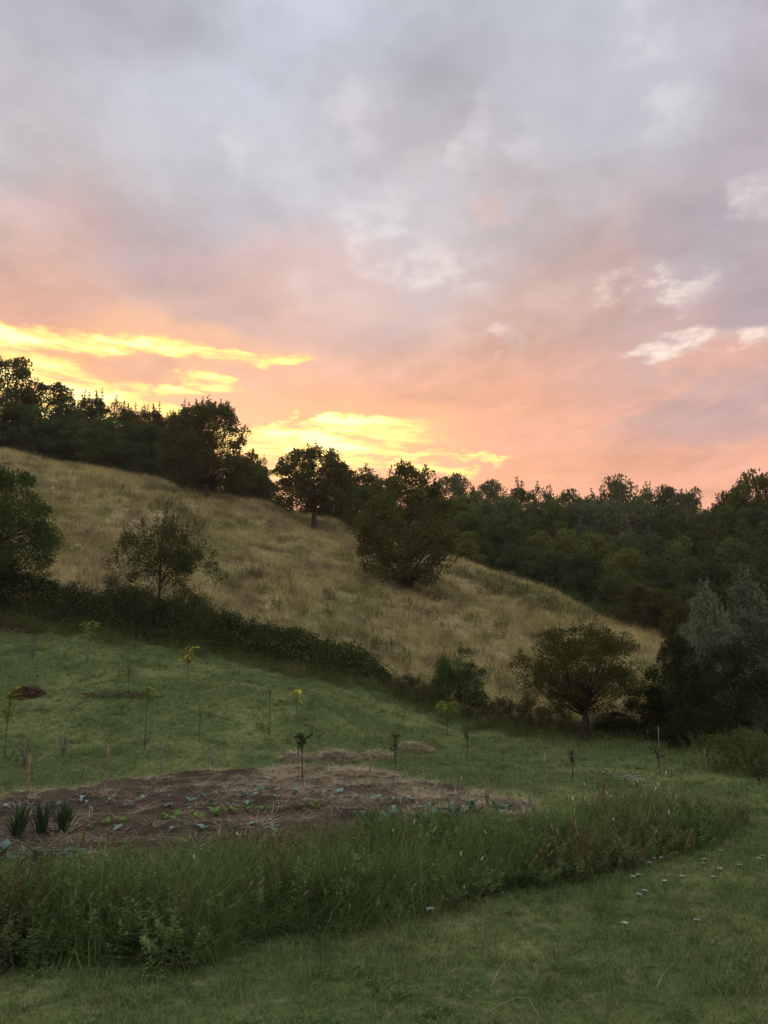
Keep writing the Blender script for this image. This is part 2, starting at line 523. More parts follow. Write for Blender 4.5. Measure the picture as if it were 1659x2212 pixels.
def bark_mat(name, a, b, scale=14):
    m, T = new_mat(name)
    geo = T.n('ShaderNodeNewGeometry')
    nz = T.noise(T.vmath('MULTIPLY', geo.outputs['Position'], (1, 1, .25)), scale, 5, .65)
    c = T.mix(T.rng(nz.outputs[0], .35, .65), (*a, 1), (*b, 1))
    bp = T.n('ShaderNodeBump'); bp.inputs['Strength'].default_value = .6
    T.link(nz.outputs[0], bp.inputs['Height'])
    finish_mat(T, c, .9, 0, .1, bump=bp.outputs[0])
    return m

M = {}
M['bark'] = bark_mat('bark', (.035, .028, .02), (.09, .075, .058))
M['bark_pale'] = bark_mat('bark_pale', (.09, .08, .065), (.2, .18, .15))
M['twig'] = bark_mat('twig', (.05, .038, .025), (.10, .08, .05), 30)
M['wood'] = bark_mat('stake_wood', (.20, .14, .075), (.36, .27, .16), 22)
M['wood_red'] = bark_mat('stake_wood_red', (.14, .065, .035), (.26, .13, .07), 22)
M['wood_grey'] = bark_mat('stake_wood_grey', (.16, .14, .11), (.3, .27, .22), 22)
M['oak'] = leaf_mat('oak_leaf', [(.045, .056, .017), (.078, .09, .027), (.11, .12, .037), (.15, .145, .047)], .35, .5)
M['forest'] = leaf_mat('forest_leaf', [(.07, .115, .036), (.112, .168, .05), (.155, .215, .066)], .35, .35)
M['forest_dark'] = leaf_mat('forest_leaf_dark', [(.043, .078, .028), (.07, .116, .04), (.104, .158, .052)], .3, .35)
M['forest_olive'] = leaf_mat('forest_leaf_olive', [(.112, .148, .036), (.168, .205, .05), (.22, .25, .064)], .35, .35)
M['forest_grey'] = leaf_mat('forest_leaf_grey', [(.08, .118, .052), (.118, .162, .072), (.16, .205, .094)], .35, .35)
M['rust'] = leaf_mat('rust_leaf', [(.065, .072, .022), (.105, .108, .034), (.15, .14, .044)], .35, .5)
M['chestnut'] = leaf_mat('chestnut_leaf', [(.032, .066, .02), (.06, .11, .031), (.10, .165, .046)], .3, .7)
M['cherry'] = leaf_mat('cherry_leaf', [(.036, .06, .02), (.06, .092, .03), (.095, .125, .04)], .35, .9)
M['orchard'] = leaf_mat('orchard_leaf', [(.036, .05, .015), (.06, .076, .022), (.09, .105, .03), (.15, .155, .045)], .4, .9)
M['willow'] = leaf_mat('willow_leaf', [(.115, .165, .085), (.175, .23, .12), (.25, .305, .175)], .3, .8)
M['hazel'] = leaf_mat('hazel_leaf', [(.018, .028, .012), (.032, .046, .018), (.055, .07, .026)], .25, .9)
M['bramble'] = leaf_mat('bramble_leaf', [(.024, .05, .015), (.042, .082, .024), (.064, .112, .033), (.09, .138, .043)], .3, .8)
M['scrub'] = leaf_mat('scrub_leaf', [(.05, .055, .024), (.085, .088, .036), (.13, .125, .046)], .35, .8)
M['herb'] = leaf_mat('herb_leaf', [(.08, .12, .036), (.12, .17, .05), (.17, .22, .07)], .35, .8)
M['yellow_leaf'] = leaf_mat('yellow_leaf', [(.36, .35, .05), (.52, .5, .07), (.65, .6, .1)], .45, 3, amount=.8)
M['lime_leaf'] = leaf_mat('lime_leaf', [(.18, .26, .04), (.28, .36, .055), (.42, .46, .08)], .45, 3, amount=.8)
M['plum_leaf'] = leaf_mat('plum_leaf', [(.016, .022, .012), (.035, .04, .024), (.06, .062, .04)], .3, 3, amount=.8)
M['green_leaf'] = leaf_mat('sapling_leaf', [(.03, .045, .016), (.06, .08, .025), (.12, .14, .04)], .35, 3, amount=.8)
M['cabbage'] = leaf_mat('cabbage_leaf', [(.10, .18, .13), (.19, .30, .23), (.38, .48, .40)], .2, 4, .45, .4, .7)
M['lettuce'] = leaf_mat('lettuce_leaf', [(.10, .20, .03), (.18, .32, .05), (.28, .42, .09)], .35, 4, .5, .3, .7)
M['leek'] = leaf_mat('leek_leaf', [(.02, .055, .02), (.038, .085, .03), (.06, .115, .045)], .2, 5, .5, .3, .7)
M['kale'] = leaf_mat('kale_leaf', [(.05, .105, .07), (.10, .18, .125), (.20, .30, .22)], .2, 4, .5, .35, .7)
M['white_bloom'] = leaf_mat('white_bloom', [(.36, .38, .30), (.5, .5, .42), (.6, .6, .52)], .2, 8)
M['stem_green'] = leaf_mat('stem_green', [(.05, .07, .025), (.09, .11, .04)], .1, 4)
M['straw'] = field_mat('straw', [(3.0, .4, .62, (.40, .30, .18), .7, (0, 0, 0)), (1.1, .45, .7, (.66, .54, .36), .6, (7, 3, 0))], (.54, .43, .27), .2, .45)
M['dead_leaf'] = field_mat('dead_leaf', [(4.0, .4, .6, (.12, .075, .045), .7, (0, 0, 0))], (.20, .125, .07), .15, .5)
# dry meadow: straw with greener hollows and brown patches of dead stems
MEADOW = [(.20, .48, .64, (.27, .27, .085), .8, (0, 0, 0)), (.33, .54, .68, (.24, .165, .09), .8, (40, 13, 0)), (.9, .52, .70, (.80, .66, .30), .6, (9, 31, 0)), (2.6, .52, .72, (.28, .215, .09), .6, (5, 5, 0)), (1.5, .56, .72, (.27, .26, .09), .5, (55, 2, 0))]
M['meadow_blade'] = field_mat('meadow_blade', MEADOW, (.70, .565, .225), .48, .5)
M['meadow_brown'] = field_mat('meadow_brown', [(.6, .4, .6, (.15, .10, .07), .7, (0, 0, 0))], (.24, .165, .105), .2, .4)
M['meadow_green'] = field_mat('meadow_green', [(.5, .4, .6, (.22, .23, .07), .6, (0, 0, 0))], (.12, .155, .05), .35, .4)
LAWN = [(.30, .44, .62, (.34, .36, .128), .6, (3, 8, 0)), (2.2, .55, .70, (.34, .31, .15), .5, (21, 5, 0)), (1.9, .50, .68, (.13, .195, .068), .6, (2, 44, 0)), (6.0, .48, .70, (.115, .155, .055), .6, (8, 1, 0))]
M['lawn_blade'] = field_mat('lawn_blade', LAWN, (.225, .305, .098), .40, .55)
M['lawn_dry'] = field_mat('lawn_dry', [(1.4, .4, .6, (.40, .34, .19), .6, (0, 0, 0))], (.30, .27, .13), .3, .4)
M['weed_blade'] = field_mat('weed_blade', [(.9, .5, .68, (.20, .20, .07), .7, (3, 8, 0)), (3.0, .5, .7, (.10, .16, .05), .55, (2, 44, 0))], (.20, .29, .085), .42, .55)
M['weed'] = leaf_mat('weed_leaf', [(.09, .165, .05), (.145, .245, .072), (.21, .32, .095), (.28, .35, .12)], .35, 1.2)
M['weed_brown'] = leaf_mat('weed_leaf_brown', [(.13, .135, .055), (.21, .20, .08), (.29, .26, .11)], .3, 1.2)

def ground_mat():
    m, T = new_mat('ground_soil_and_turf')
    geo = T.n('ShaderNodeNewGeometry')
    at_ = T.n('ShaderNodeAttribute'); at_.attribute_name = 'dry'
    def lay(layers, base):
        c = (*base, 1)
        for (scale, lo, hi, colr, amt, off) in layers:
            nz = T.noise(T.vmath('ADD', geo.outputs['Position'], off), scale, 2, .6, 0, '2D')
            c = T.mix(T.math('MULTIPLY', T.rng(nz.outputs[0], lo, hi), amt), c, (*colr, 1))
        return c
    a = lay(LAWN, (.14, .19, .065)); b = lay(MEADOW, (.45, .37, .19))
    c = T.mix(at_.outputs['Fac'], a, b)
    nz = T.noise(geo.outputs['Position'], 9.0, 5, .7)
    c = T.vmath('SCALE', c, scale=T.rng(nz.outputs[0], .3, .7, .45, 1.0, 'LINEAR'))
    c = T.mix(at_.outputs['Alpha'] if False else 0.0, c, (.02, .02, .01, 1))
    bp = T.n('ShaderNodeBump'); bp.inputs['Strength'].default_value = .8; bp.inputs['Distance'].default_value = .05
    T.link(nz.outputs[0], bp.inputs['Height'])
    finish_mat(T, c, .95, 0, .05, bump=bp.outputs[0])
    return m
M['ground'] = ground_mat()

def soil_mat():
    m, T = new_mat('tilled_soil')
    geo = T.n('ShaderNodeNewGeometry')
    n1 = T.noise(geo.outputs['Position'], 1.3, 4, .6); n2 = T.noise(geo.outputs['Position'], 16, 5, .7)
    c = T.mix(T.rng(n1.outputs[0], .35, .65), (.062, .048, .032, 1), (.115, .088, .056, 1))
    c = T.vmath('SCALE', c, scale=T.rng(n2.outputs[0], .3, .7, .6, 1.35, 'LINEAR'))
    bp = T.n('ShaderNodeBump'); bp.inputs['Strength'].default_value = .9; bp.inputs['Distance'].default_value = .03
    T.link(n2.outputs[0], bp.inputs['Height'])
    finish_mat(T, c, .95, 0, .05, bump=bp.outputs[0])
    return m
M['soil'] = soil_mat()

# ------------------------------------------------------------------ ground sheet
def build_ground():
    def axis(parts):
        return np.unique(np.round(np.concatenate([np.arange(a, b, s) for a, b, s in parts]), 4))
    ys = axis([(-300, -60, 20), (-60, 2, 3), (2, 24, .25), (24, 44, .4), (44, 100, .8), (100, 180, 4), (180, 461, 24)])
    xs = axis([(-460, -120, 26), (-120, -60, 4), (-60, -22, 1.2), (-22, 20, .3), (20, 60, 1.2), (60, 120, 4), (120, 461, 26)])
    X, Y = np.meshgrid(xs, ys)
    Z = zt(X, Y)
    V = np.stack([X, Y, Z], -1).reshape(-1, 3)
    nx = len(xs); i = np.arange(len(ys) - 1)[:, None] * nx; j = np.arange(nx - 1)[None, :]
    Q = np.stack([i + j, i + j + 1, i + nx + j + 1, i + nx + j], -1).reshape(-1, 4)
    me = np_mesh('ground', V, Q, True)
    a = me.attributes.new('dry', 'FLOAT', 'POINT')
    a.data.foreach_set('value', dryness(V[:, 0], V[:, 1]).astype(np.float32))
    o = mesh_obj('ground', me, M['ground'])
    tag(o, 'green mown plot rising into a dry grassy hillside', kind='structure')
build_ground()

# ------------------------------------------------------------------ vegetable bed (bare soil)
WEED_NEAR = np.array([ground(u, v)[:2] for u, v in [(-260, 2125), (0, 2112), (327, 2092), (473, 2074), (540, 2036), (675, 2016), (785, 2006), (857, 1980), (930, 1968), (1092, 1930), (1310, 1888), (1492, 1851), (1623, 1792)]])
WEED_FAR = np.array([[-9.2, 9.6], [-5.2, 10.2], [-3.2, 11.0], [-1.6, 11.9], [.3, 12.6], [2.2, 13.2], [4.0, 14.9], [5.6, 15.6], [6.9, 14.9]])
BED = np.array([[-11, 9.6], [-5.2, 9.9], [-3.2, 10.7], [-1.6, 11.8], [.3, 12.9], [2.2, 14.2], [3.3, 15.3],
                ground(1160, 1737)[:2], ground(1000, 1704)[:2], ground(880, 1680)[:2], ground(760, 1660)[:2], ground(650, 1657)[:2], ground(450, 1666)[:2], ground(250, 1686)[:2], ground(60, 1712)[:2], ground(-120, 1730)[:2], [-12, 16.5]])
def poly_sdf(x, y, P):
    """signed distance, positive inside"""
    x = np.asarray(x, float); y = np.asarray(y, float)
    best = np.full(x.shape, 1e9); inside = np.zeros(x.shape, bool)
    for (x1, y1), (x2, y2) in zip(P, np.roll(P, -1, 0)):
        dx, dy = x2 - x1, y2 - y1
        t = np.clip(((x - x1) * dx + (y - y1) * dy) / (dx * dx + dy * dy + 1e-12), 0, 1)
        best = np.minimum(best, np.hypot(x - x1 - t * dx, y - y1 - t * dy))
        cond = (y1 > y) != (y2 > y)
        inside ^= cond & (x < dx * (y - y1) / (dy + 1e-12) + x1)
    return np.where(inside, best, -best)

def bed_mask(x, y):
    return poly_sdf(x, y, BED) + (vnoise(x, y, 1.6, 21, 3) - .5) * .5

def bed_z(x, y):
    x = np.asarray(x, float); y = np.asarray(y, float)
    m = sstep(bed_mask(x, y), -.12, .35)
    clod = (vnoise(x, y, 4.2, 22, 3, .75) - .45) * .20 + (vnoise(x, y, 1.4, 23, 2) - .5) * .10
    rowl = np.sin((y - .12 * x) * 7.0) * .012
    return zt(x, y) - .09 + m * .14 + m * (clod + rowl)

def build_bed():
    xs = np.arange(-11.5, 4.6, .065); ys = np.arange(9.4, 22.2, .065)
    X, Y = np.meshgrid(xs, ys)
    keep = bed_mask(X, Y) > -.3
    Z = bed_z(X, Y)
    V = np.stack([X, Y, Z], -1).reshape(-1, 3)
    nx = len(xs); i = np.arange(len(ys) - 1)[:, None] * nx; j = np.arange(nx - 1)[None, :]
    Q = np.stack([i + j, i + j + 1, i + nx + j + 1, i + nx + j], -1).reshape(-1, 4)
    k = keep.ravel()[Q].all(1)
    Q = Q[k]
    used = np.unique(Q); remap = np.full(len(V), -1); remap[used] = np.arange(len(used))
    o = mesh_obj('garden_soil', np_mesh('garden_soil', V[used], remap[Q], True), M['soil'])
    tag(o, 'bare brown tilled soil of the vegetable bed', kind='structure')
build_bed()

def surf(x, y):
    b = float(np.ravel(bed_mask(np.array([x]), np.array([y])))[0])
    if b > -.1:
        return max(float(bed_z(np.array([x]), np.array([y]))[0]), z1(x, y))
    return z1(x, y)

# ------------------------------------------------------------------ scattered field growth (uncountable)
SRC = bpy.data.collections.new('growth_sources')      # never linked to the scene; only feeds the scatter

def blade_mesh(name, n, rad, h, w, bend, seed, mat, lean=.35, heads=0.0, segs=2, flat=0.0, tile=0.0, tuft=0.0):
    rng = np.random.default_rng(seed)
    V = []; Q = []; k = 0
    ang = rng.random(n) * 2 * math.pi; rr = rad * np.sqrt(rng.random(n))
    base = np.stack([rr * np.cos(ang), rr * np.sin(ang), np.full(n, -.02)], 1)
    hh = h * rng.uniform(.45, 1.1, n)
    if tile:
        base[:, :2] = (rng.uniform(-.5, .5, (n, 2)) + rng.uniform(-.3, .3, (n, 2))) * tile
        tc = (rng.uniform(-.5, .5, (int(n * tuft / 14) + 1, 2)) + rng.uniform(-.3, .3, (int(n * tuft / 14) + 1, 2))) * tile           # part of the blades stand in tufts
        k_ = rng.random(n) < tuft
        pick = rng.integers(0, len(tc), n)
        base[k_, :2] = (tc[pick] + rng.normal(0, .035 + h * .08, (n, 2)))[k_]
        hh = hh * np.where(k_, 1.1 + .5 * (pick % 5) / 4, .85)
    az = rng.random(n) * 2 * math.pi
    ln = lean * rng.random(n) + flat; bd = bend * rng.uniform(.2, 1.2, n)
    for i in range(n):
        d = np.array([math.cos(az[i]), math.sin(az[i]), 0]); s = np.array([-d[1], d[0], 0])
        tw = rng.uniform(-1, 1); s = unit(s + d * tw)
        ww = w * rng.uniform(.6, 1.3)
        for j in range(segs + 1):
            t = j / segs
            p = base[i] + d * hh[i] * (ln[i] * t + bd[i] * t * t) + np.array([0, 0, hh[i] * (t - .35 * bd[i] * t * t) / (1 + flat)])
            wj = ww * (1 - .85 * t)
            V += [p - s * wj / 2, p + s * wj / 2]
            if j:
                Q.append((k + 2 * j - 2, k + 2 * j - 1, k + 2 * j + 1, k + 2 * j))
        k += 2 * (segs + 1)
        if rng.random() < heads:
            tip = V[-1]
            hl = rng.uniform(.05, .11)
            hd = unit(d * .5 + np.array([0, 0, 1.0])) * hl
            V += [tip, tip + hd * .5 + s * .011, tip + hd, tip + hd * .5 - s * .011]
            Q.append((k, k + 1, k + 2, k + 3)); k += 4
    me = np_mesh(name, np.array(V), np.array(Q))
    me.materials.append(mat)
    o = bpy.data.objects.new(name, me)
    return o

def herb_mesh(name, h, nst, leafn, ll, lw, seed, mat, spread=.12, droop=.2, stem=.004, blades=None):
    """a few leafy upright stems"""
    rng = np.random.default_rng(seed)
    T = Tubes(); LV = []; LQ = []; k = 0
    for s_ in range(nst):
        a = rng.random() * 6.283; b = np.array([math.cos(a), math.sin(a), 0]) * spread * rng.random()
        hh = h * rng.uniform(.6, 1.05); ln = np.array([math.cos(a), math.sin(a), 0]) * hh * rng.uniform(.05, .35)
        pts = bez(b + [0, 0, -.03], b + [0, 0, hh * .6], b + ln + [0, 0, hh], 5)
        T.add(pts, np.linspace(stem, stem * .4, 5), 3)
        m = int(leafn * rng.uniform(.7, 1.2))
        t = rng.uniform(.12, 1, m) ** .8
        c = (1 - t[:, None]) ** 2 * pts[0] + 2 * (t * (1 - t))[:, None] * (b + [0, 0, hh * .6]) + (t ** 2)[:, None] * pts[-1]
        az = rng.random(m) * 6.283
        ax = np.stack([np.cos(az), np.sin(az), rng.uniform(-droop, .7, m)], 1)
        nr = np.tile([0, 0, 1.0], (m, 1)) + rng.normal(size=(m, 3)) * .35
        sz = rng.uniform(.6, 1.2, m) * (1.15 - .6 * t)
        v, q = leaf_arrays(c, ax, nr, ll * sz, lw * sz, .15)
        LV.append(v); LQ.append(q + k); k += len(v)
    tv = np.concatenate(T.V); tq = np.concatenate(T.Q)
    tq = tq[tq[:, 2] != tq[:, 3]]
    V = np.concatenate([*LV, tv]); Q = np.concatenate([*LQ, tq + k])
    me = np_mesh(name, V, Q); me.materials.append(mat)
    return bpy.data.objects.new(name, me)

def scatter(name, pts, idx, scl, sources, label, rz=None, tilt=.12, seed=1, rot=None):
    """one object whose geometry nodes set a source clump on every point"""
    col = bpy.data.collections.new(name + '_sources')
    for o in sources:
        col.objects.link(o)
    names = sorted(o.name for o in sources)
    order = {o.name: names.index(o.name) for o in sources}
    remap = np.array([order[o.name] for o in sources])
    n = len(pts); rng = np.random.default_rng(seed)
    me = bpy.data.meshes.new(name)
    me.vertices.add(n); me.vertices.foreach_set('co', np.asarray(pts, np.float32).ravel())
    if rot is None:
        rot = np.stack([rng.normal(0, tilt, n), rng.normal(0, tilt, n), rng.random(n) * 6.2832 if rz is None else rz], 1)
    a = me.attributes.new('rot', 'FLOAT_VECTOR', 'POINT'); a.data.foreach_set('vector', rot.astype(np.float32).ravel())
    scl = np.asarray(scl, np.float32)
    if scl.ndim == 1:
        scl = np.stack([scl, scl, scl], 1)
    a = me.attributes.new('scl', 'FLOAT_VECTOR', 'POINT'); a.data.foreach_set('vector', scl.ravel())
    a = me.attributes.new('pick', 'INT', 'POINT'); a.data.foreach_set('value', remap[np.asarray(idx, int)].astype(np.int32))
    o = bpy.data.objects.new(name, me)
    link(o)
    ng = bpy.data.node_groups.new(name + '_scatter', 'GeometryNodeTree')
    ng.interface.new_socket('Geometry', in_out='INPUT', socket_type='NodeSocketGeometry')
    ng.interface.new_socket('Geometry', in_out='OUTPUT', socket_type='NodeSocketGeometry')
    G = NT(ng)
    gi = G.n('NodeGroupInput'); go = G.n('NodeGroupOutput')
    iop = G.n('GeometryNodeInstanceOnPoints')
    ci = G.n('GeometryNodeCollectionInfo')
    ci.inputs['Collection'].default_value = col
    ci.inputs['Separate Children'].default_value = True
    ci.inputs['Reset Children'].default_value = True
    def attr(nm, ty):
        nd = G.n('GeometryNodeInputNamedAttribute', data_type=ty)
        nd.inputs['Name'].default_value = nm
        return nd.outputs[0]
    G.link(gi.outputs[0], iop.inputs['Points'])
    G.link(ci.outputs[0], iop.inputs['Instance'])
    iop.inputs['Pick Instance'].default_value = True
    G.link(attr('pick', 'INT'), iop.inputs['Instance Index'])
    e2r = G.n('FunctionNodeEulerToRotation')
    G.link(attr('rot', 'FLOAT_VECTOR'), e2r.inputs[0])
    G.link(e2r.outputs[0], iop.inputs['Rotation'])
    G.link(attr('scl', 'FLOAT_VECTOR'), iop.inputs['Scale'])
    G.link(iop.outputs[0], go.inputs[0])
    md = o.modifiers.new('scatter', 'NODES'); md.node_group = ng
    tag(o, label, kind='stuff')
    return o

def field_points(y0, y1, dens, rng, margin=4.0, k=.62):
    a = 2 * (k * (y0 + y1) / 2 + margin) * (y1 - y0)
    n = int(a * dens * 1.25)
    y = rng.uniform(y0, y1, n); hw = k * y + margin
    x = rng.uniform(-1, 1, n) * (k * y1 + margin)
    ok = np.abs(x) < hw
    return x[ok], y[ok]

def weed_strip(x, y):
    """positive inside the strip of tall weeds"""
    P = np.concatenate([WEED_NEAR, WEED_FAR[::-1]])
    return poly_sdf(x, y, P)

def tiles(y0, y1, size, margin, k, test, rng, jitter=.16):
    """turf squares laid side by side along the slope"""
    ys = np.arange(y0, y1, size); xs = np.arange(-(k * y1 + margin), k * y1 + margin, size)
    X, Y = np.meshgrid(xs, ys); X = X.ravel() + rng.normal(0, jitter, X.size) * size; Y = Y.ravel() + rng.normal(0, jitter, Y.size) * size
    ok = (np.abs(X) < k * Y + margin) & test(X, Y)
    X, Y = X[ok], Y[ok]
    Z = zt(X, Y); e = size * .5
    gx = (zt(X + e, Y) - zt(X - e, Y)) / (2 * e); gy = (zt(X, Y + e) - zt(X, Y - e)) / (2 * e)
    rot = np.empty((len(X), 3))
    for i in range(len(X)):
        n = Vector((-gx[i], -gy[i], 1)).normalized()
        q = Vector((0, 0, 1)).rotation_difference(n) @ Matrix.Rotation(rng.random() * 6.2832, 4, 'Z').to_quaternion()
        rot[i] = q.to_euler()
    return np.column_stack([X, Y, Z]), rot

def build_lawn():
    rng = np.random.default_rng(5)
    near = [blade_mesh('turf_%d' % i, 1250, 0, .09, .0072, .6, 400 + i, M['lawn_blade'], .5, tile=.8, tuft=.45) for i in range(4)]
    mid = [blade_mesh('turf_far_%d' % i, 1250, 0, .10, .012, .6, 410 + i, M['lawn_blade'], .5, tile=1.6, tuft=.5) for i in range(4)]
    test = lambda x, y: (dryness(x, y) < .6) & (poly_sdf(x, y, BED) < .02)
    P, rt = tiles(4.6, 15, .8, 4, .62, test, rng)
    n = len(P); s = np.column_stack([np.full(n, 1.04), np.full(n, 1.04), .65 + .8 * vnoise(P[:, 0], P[:, 1], .45, 43, 3)])
    scatter('near_lawn_grass', P, rng.integers(0, 4, n), s, near, 'short green grass of the near lawn', rot=rt)
    P, rt = tiles(15, 38, 1.6, 4, .62, test, rng)
    n = len(P); s = np.column_stack([np.full(n, 1.04), np.full(n, 1.04), .6 + .9 * vnoise(P[:, 0], P[:, 1], .3, 44, 3)])
    scatter('plot_grass', P, rng.integers(0, 4, n), s, mid, 'short green grass of the mown sloping plot', rot=rt)
    src = [blade_mesh('lawn_b', 90, .22, .12, .0065, .7, 2, M['lawn_blade'], .6),
           blade_mesh('lawn_c', 90, .22, .10, .006, .7, 3, M['lawn_dry'], .8, flat=.2),
           herb_mesh('lawn_d', .09, 22, 5, .045, .022, 4, M['weed'], .2, .1, .002),
           blade_mesh('lawn_e', 34, .16, .26, .007, .8, 5, M['lawn_blade'], .5, heads=.2),
           blade_mesh('lawn_f', 5, .16, .24, .005, .8, 6, M['straw'], .8, heads=.3)]
    P = []; I = []; S = []
    for (y0, y1, dens, sc) in [(4.6, 9, 7, 1.0), (9, 15, 6, 1.1), (15, 24, 3, 1.3), (24, 38, 1.6, 1.6)]:
        x, y = field_points(y0, y1, dens, rng)
        ok = (dryness(x, y) < .55) & (bed_mask(x, y) < -.05)
        x, y = x[ok], y[ok]
        n = len(x)
        dryf = vnoise(x, y, .55, 41, 3) * .6 + vnoise(x, y, 1.9, 42, 2) * .4
        longf = vnoise(x, y, .45, 43, 3)
        r = rng.random(n)
        idx = np.where(r < .45, 2, 0)
        idx = np.where((dryf > .56) & (rng.random(n) < .7), 1, idx)
        idx = np.where((longf > .52) & (rng.random(n) < .4), 3, idx)
        idx = np.where(rng.random(n) < .07, 4, idx)
        s = sc * rng.uniform(.75, 1.2, n)
        P.append(np.stack([x, y, zt(x, y)], 1)); I.append(idx); S.append(np.stack([s, s, s * (.7 + .6 * longf)], 1))
    scatter('lawn_tufts', np.concatenate(P), np.concatenate(I), np.concatenate(S), src, 'longer tufts, dry spots and small leaves in the lawn', seed=3)
build_lawn()

def build_meadow():
    rng = np.random.default_rng(6)
    near = [blade_mesh('hay_%d' % i, 900, 0, .52, .011, .6, 420 + i, M['meadow_blade'], .4, heads=.25, tile=2.0, tuft=.5) for i in range(4)]
    far = [blade_mesh('hay_far_%d' % i, 900, 0, .5, .018, .6, 430 + i, M['meadow_blade'], .4, heads=.25, tile=3.0, tuft=.5) for i in range(4)]
    P, rt = tiles(26, 48, 2.0, 4, .58, lambda x, y: dryness(x, y) > .45, rng)
    n = len(P); s = np.column_stack([np.full(n, 1.05), np.full(n, 1.05), .5 + .9 * vnoise(P[:, 0], P[:, 1], .25, 54, 3)])
    scatter('dry_meadow_grass', P, rng.integers(0, 4, n), s, near, 'tall straw coloured grass on the lower hillside', rot=rt)
    P, rt = tiles(48, 94, 3.0, 4, .57, lambda x, y: (y < np.interp(x, [-60, -30, 0, 20, 30, 40], [90, 90, 96, 74, 60, 56])), rng)
    n = len(P); s = np.column_stack([np.full(n, 1.05), np.full(n, 1.05), .5 + .9 * vnoise(P[:, 0], P[:, 1], .2, 55, 3)])
    scatter('upper_meadow_grass', P, rng.integers(0, 4, n), s, far, 'tall straw coloured grass on the upper hillside and crest', rot=rt)
    src = [blade_mesh('meadow_a', 60, .35, .68, .011, .55, 11, M['meadow_blade'], .35, heads=.35),
           blade_mesh('meadow_c', 70, .42, .5, .011, .9, 13, M['meadow_blade'], .6, heads=.1, flat=.7),
           blade_mesh('meadow_d', 60, .42, .5, .011, .5, 14, M['meadow_brown'], .5, heads=.4),
           herb_mesh('meadow_e', .5, 9, 16, .09, .035, 15, M['meadow_green'], .4),
           herb_mesh('meadow_f', .45, 10, 14, .07, .03, 16, M['meadow_brown'], .42)]
    P = []; I = []; S = []
    for (y0, y1, dens, sc) in [(27, 46, 1.9, 1.0), (46, 66, 1.1, 1.25), (66, 88, .6, 1.6)]:
        x, y = field_points(y0, y1, dens, rng, 5, .58)
        ok = dryness(x, y) > .45
        x, y = x[ok], y[ok]; n = len(x)
        gr = vnoise(x, y, .11, 51, 4, .55); br = vnoise(x + 17, y * 1.5, .10, 52, 4, .6); fl = vnoise(x, y, .16, 53, 3)
        idx = np.where(rng.random(n) < .5, 0, 1)
        idx = np.where((br > .53) & (rng.random(n) < .9), np.where(rng.random(n) < .55, 2, 4), idx)
        idx = np.where((gr > .57) & (rng.random(n) < .7), 3, idx)
        s = sc * rng.uniform(.75, 1.25, n)
        sz = s / sc * (.6 + .75 * vnoise(x, y, .3, 54, 3))
        P.append(np.stack([x, y, zt(x, y)], 1)); I.append(idx); S.append(np.stack([s, s, sz], 1))
    def band(pts, width, dens, kinds, sc, hz):
        for (u1, v1), (u2, v2) in zip(pts[:-1], pts[1:]):
            a_, b_ = ground(u1, v1)[:2], ground(u2, v2)[:2]
            n = int(np.hypot(*(b_ - a_)) * width * dens)
            t = rng.random(n)[:, None]; q = a_ + (b_ - a_) * t + rng.normal(0, width * .4, (n, 2))
            P.append(np.column_stack([q, zt(q[:, 0], q[:, 1])])); I.append(rng.choice(kinds, n))
            w = rng.uniform(.8, 1.3, n) * sc; S.append(np.column_stack([w, w, w * hz]))
    band([(1000, 1232), (1080, 1262), (1160, 1300), (1250, 1348)], 4.0, 3.6, [3], 1.25, .8)          # greener gully
    band([(330, 1048), (420, 1052)], 2.0, 3.0, [3, 3, 4], 1.5, .6)  # green band by the ridge; darker tufts stand in for its shadows
    band([(450, 1195), (560, 1225), (660, 1248)], 3.2, 1.9, [2, 4, 4], 1.15, .8)                       # dead brown stems
    band([(120, 1130), (180, 1150), (260, 1170)], 2.6, 1.7, [2, 4, 4], 1.25, .8)
    band([(860, 1275), (960, 1300)], 2.0, 2.5, [3, 4], 1.2, .7)
    band([(600, 1160), (730, 1190)], 2.0, 1.6, [3], 1.4, .6)
    scatter('meadow_tufts', np.concatenate(P), np.concatenate(I), np.concatenate(S), src, 'brown, green and flattened tufts in the dry meadow', seed=4)
build_meadow()

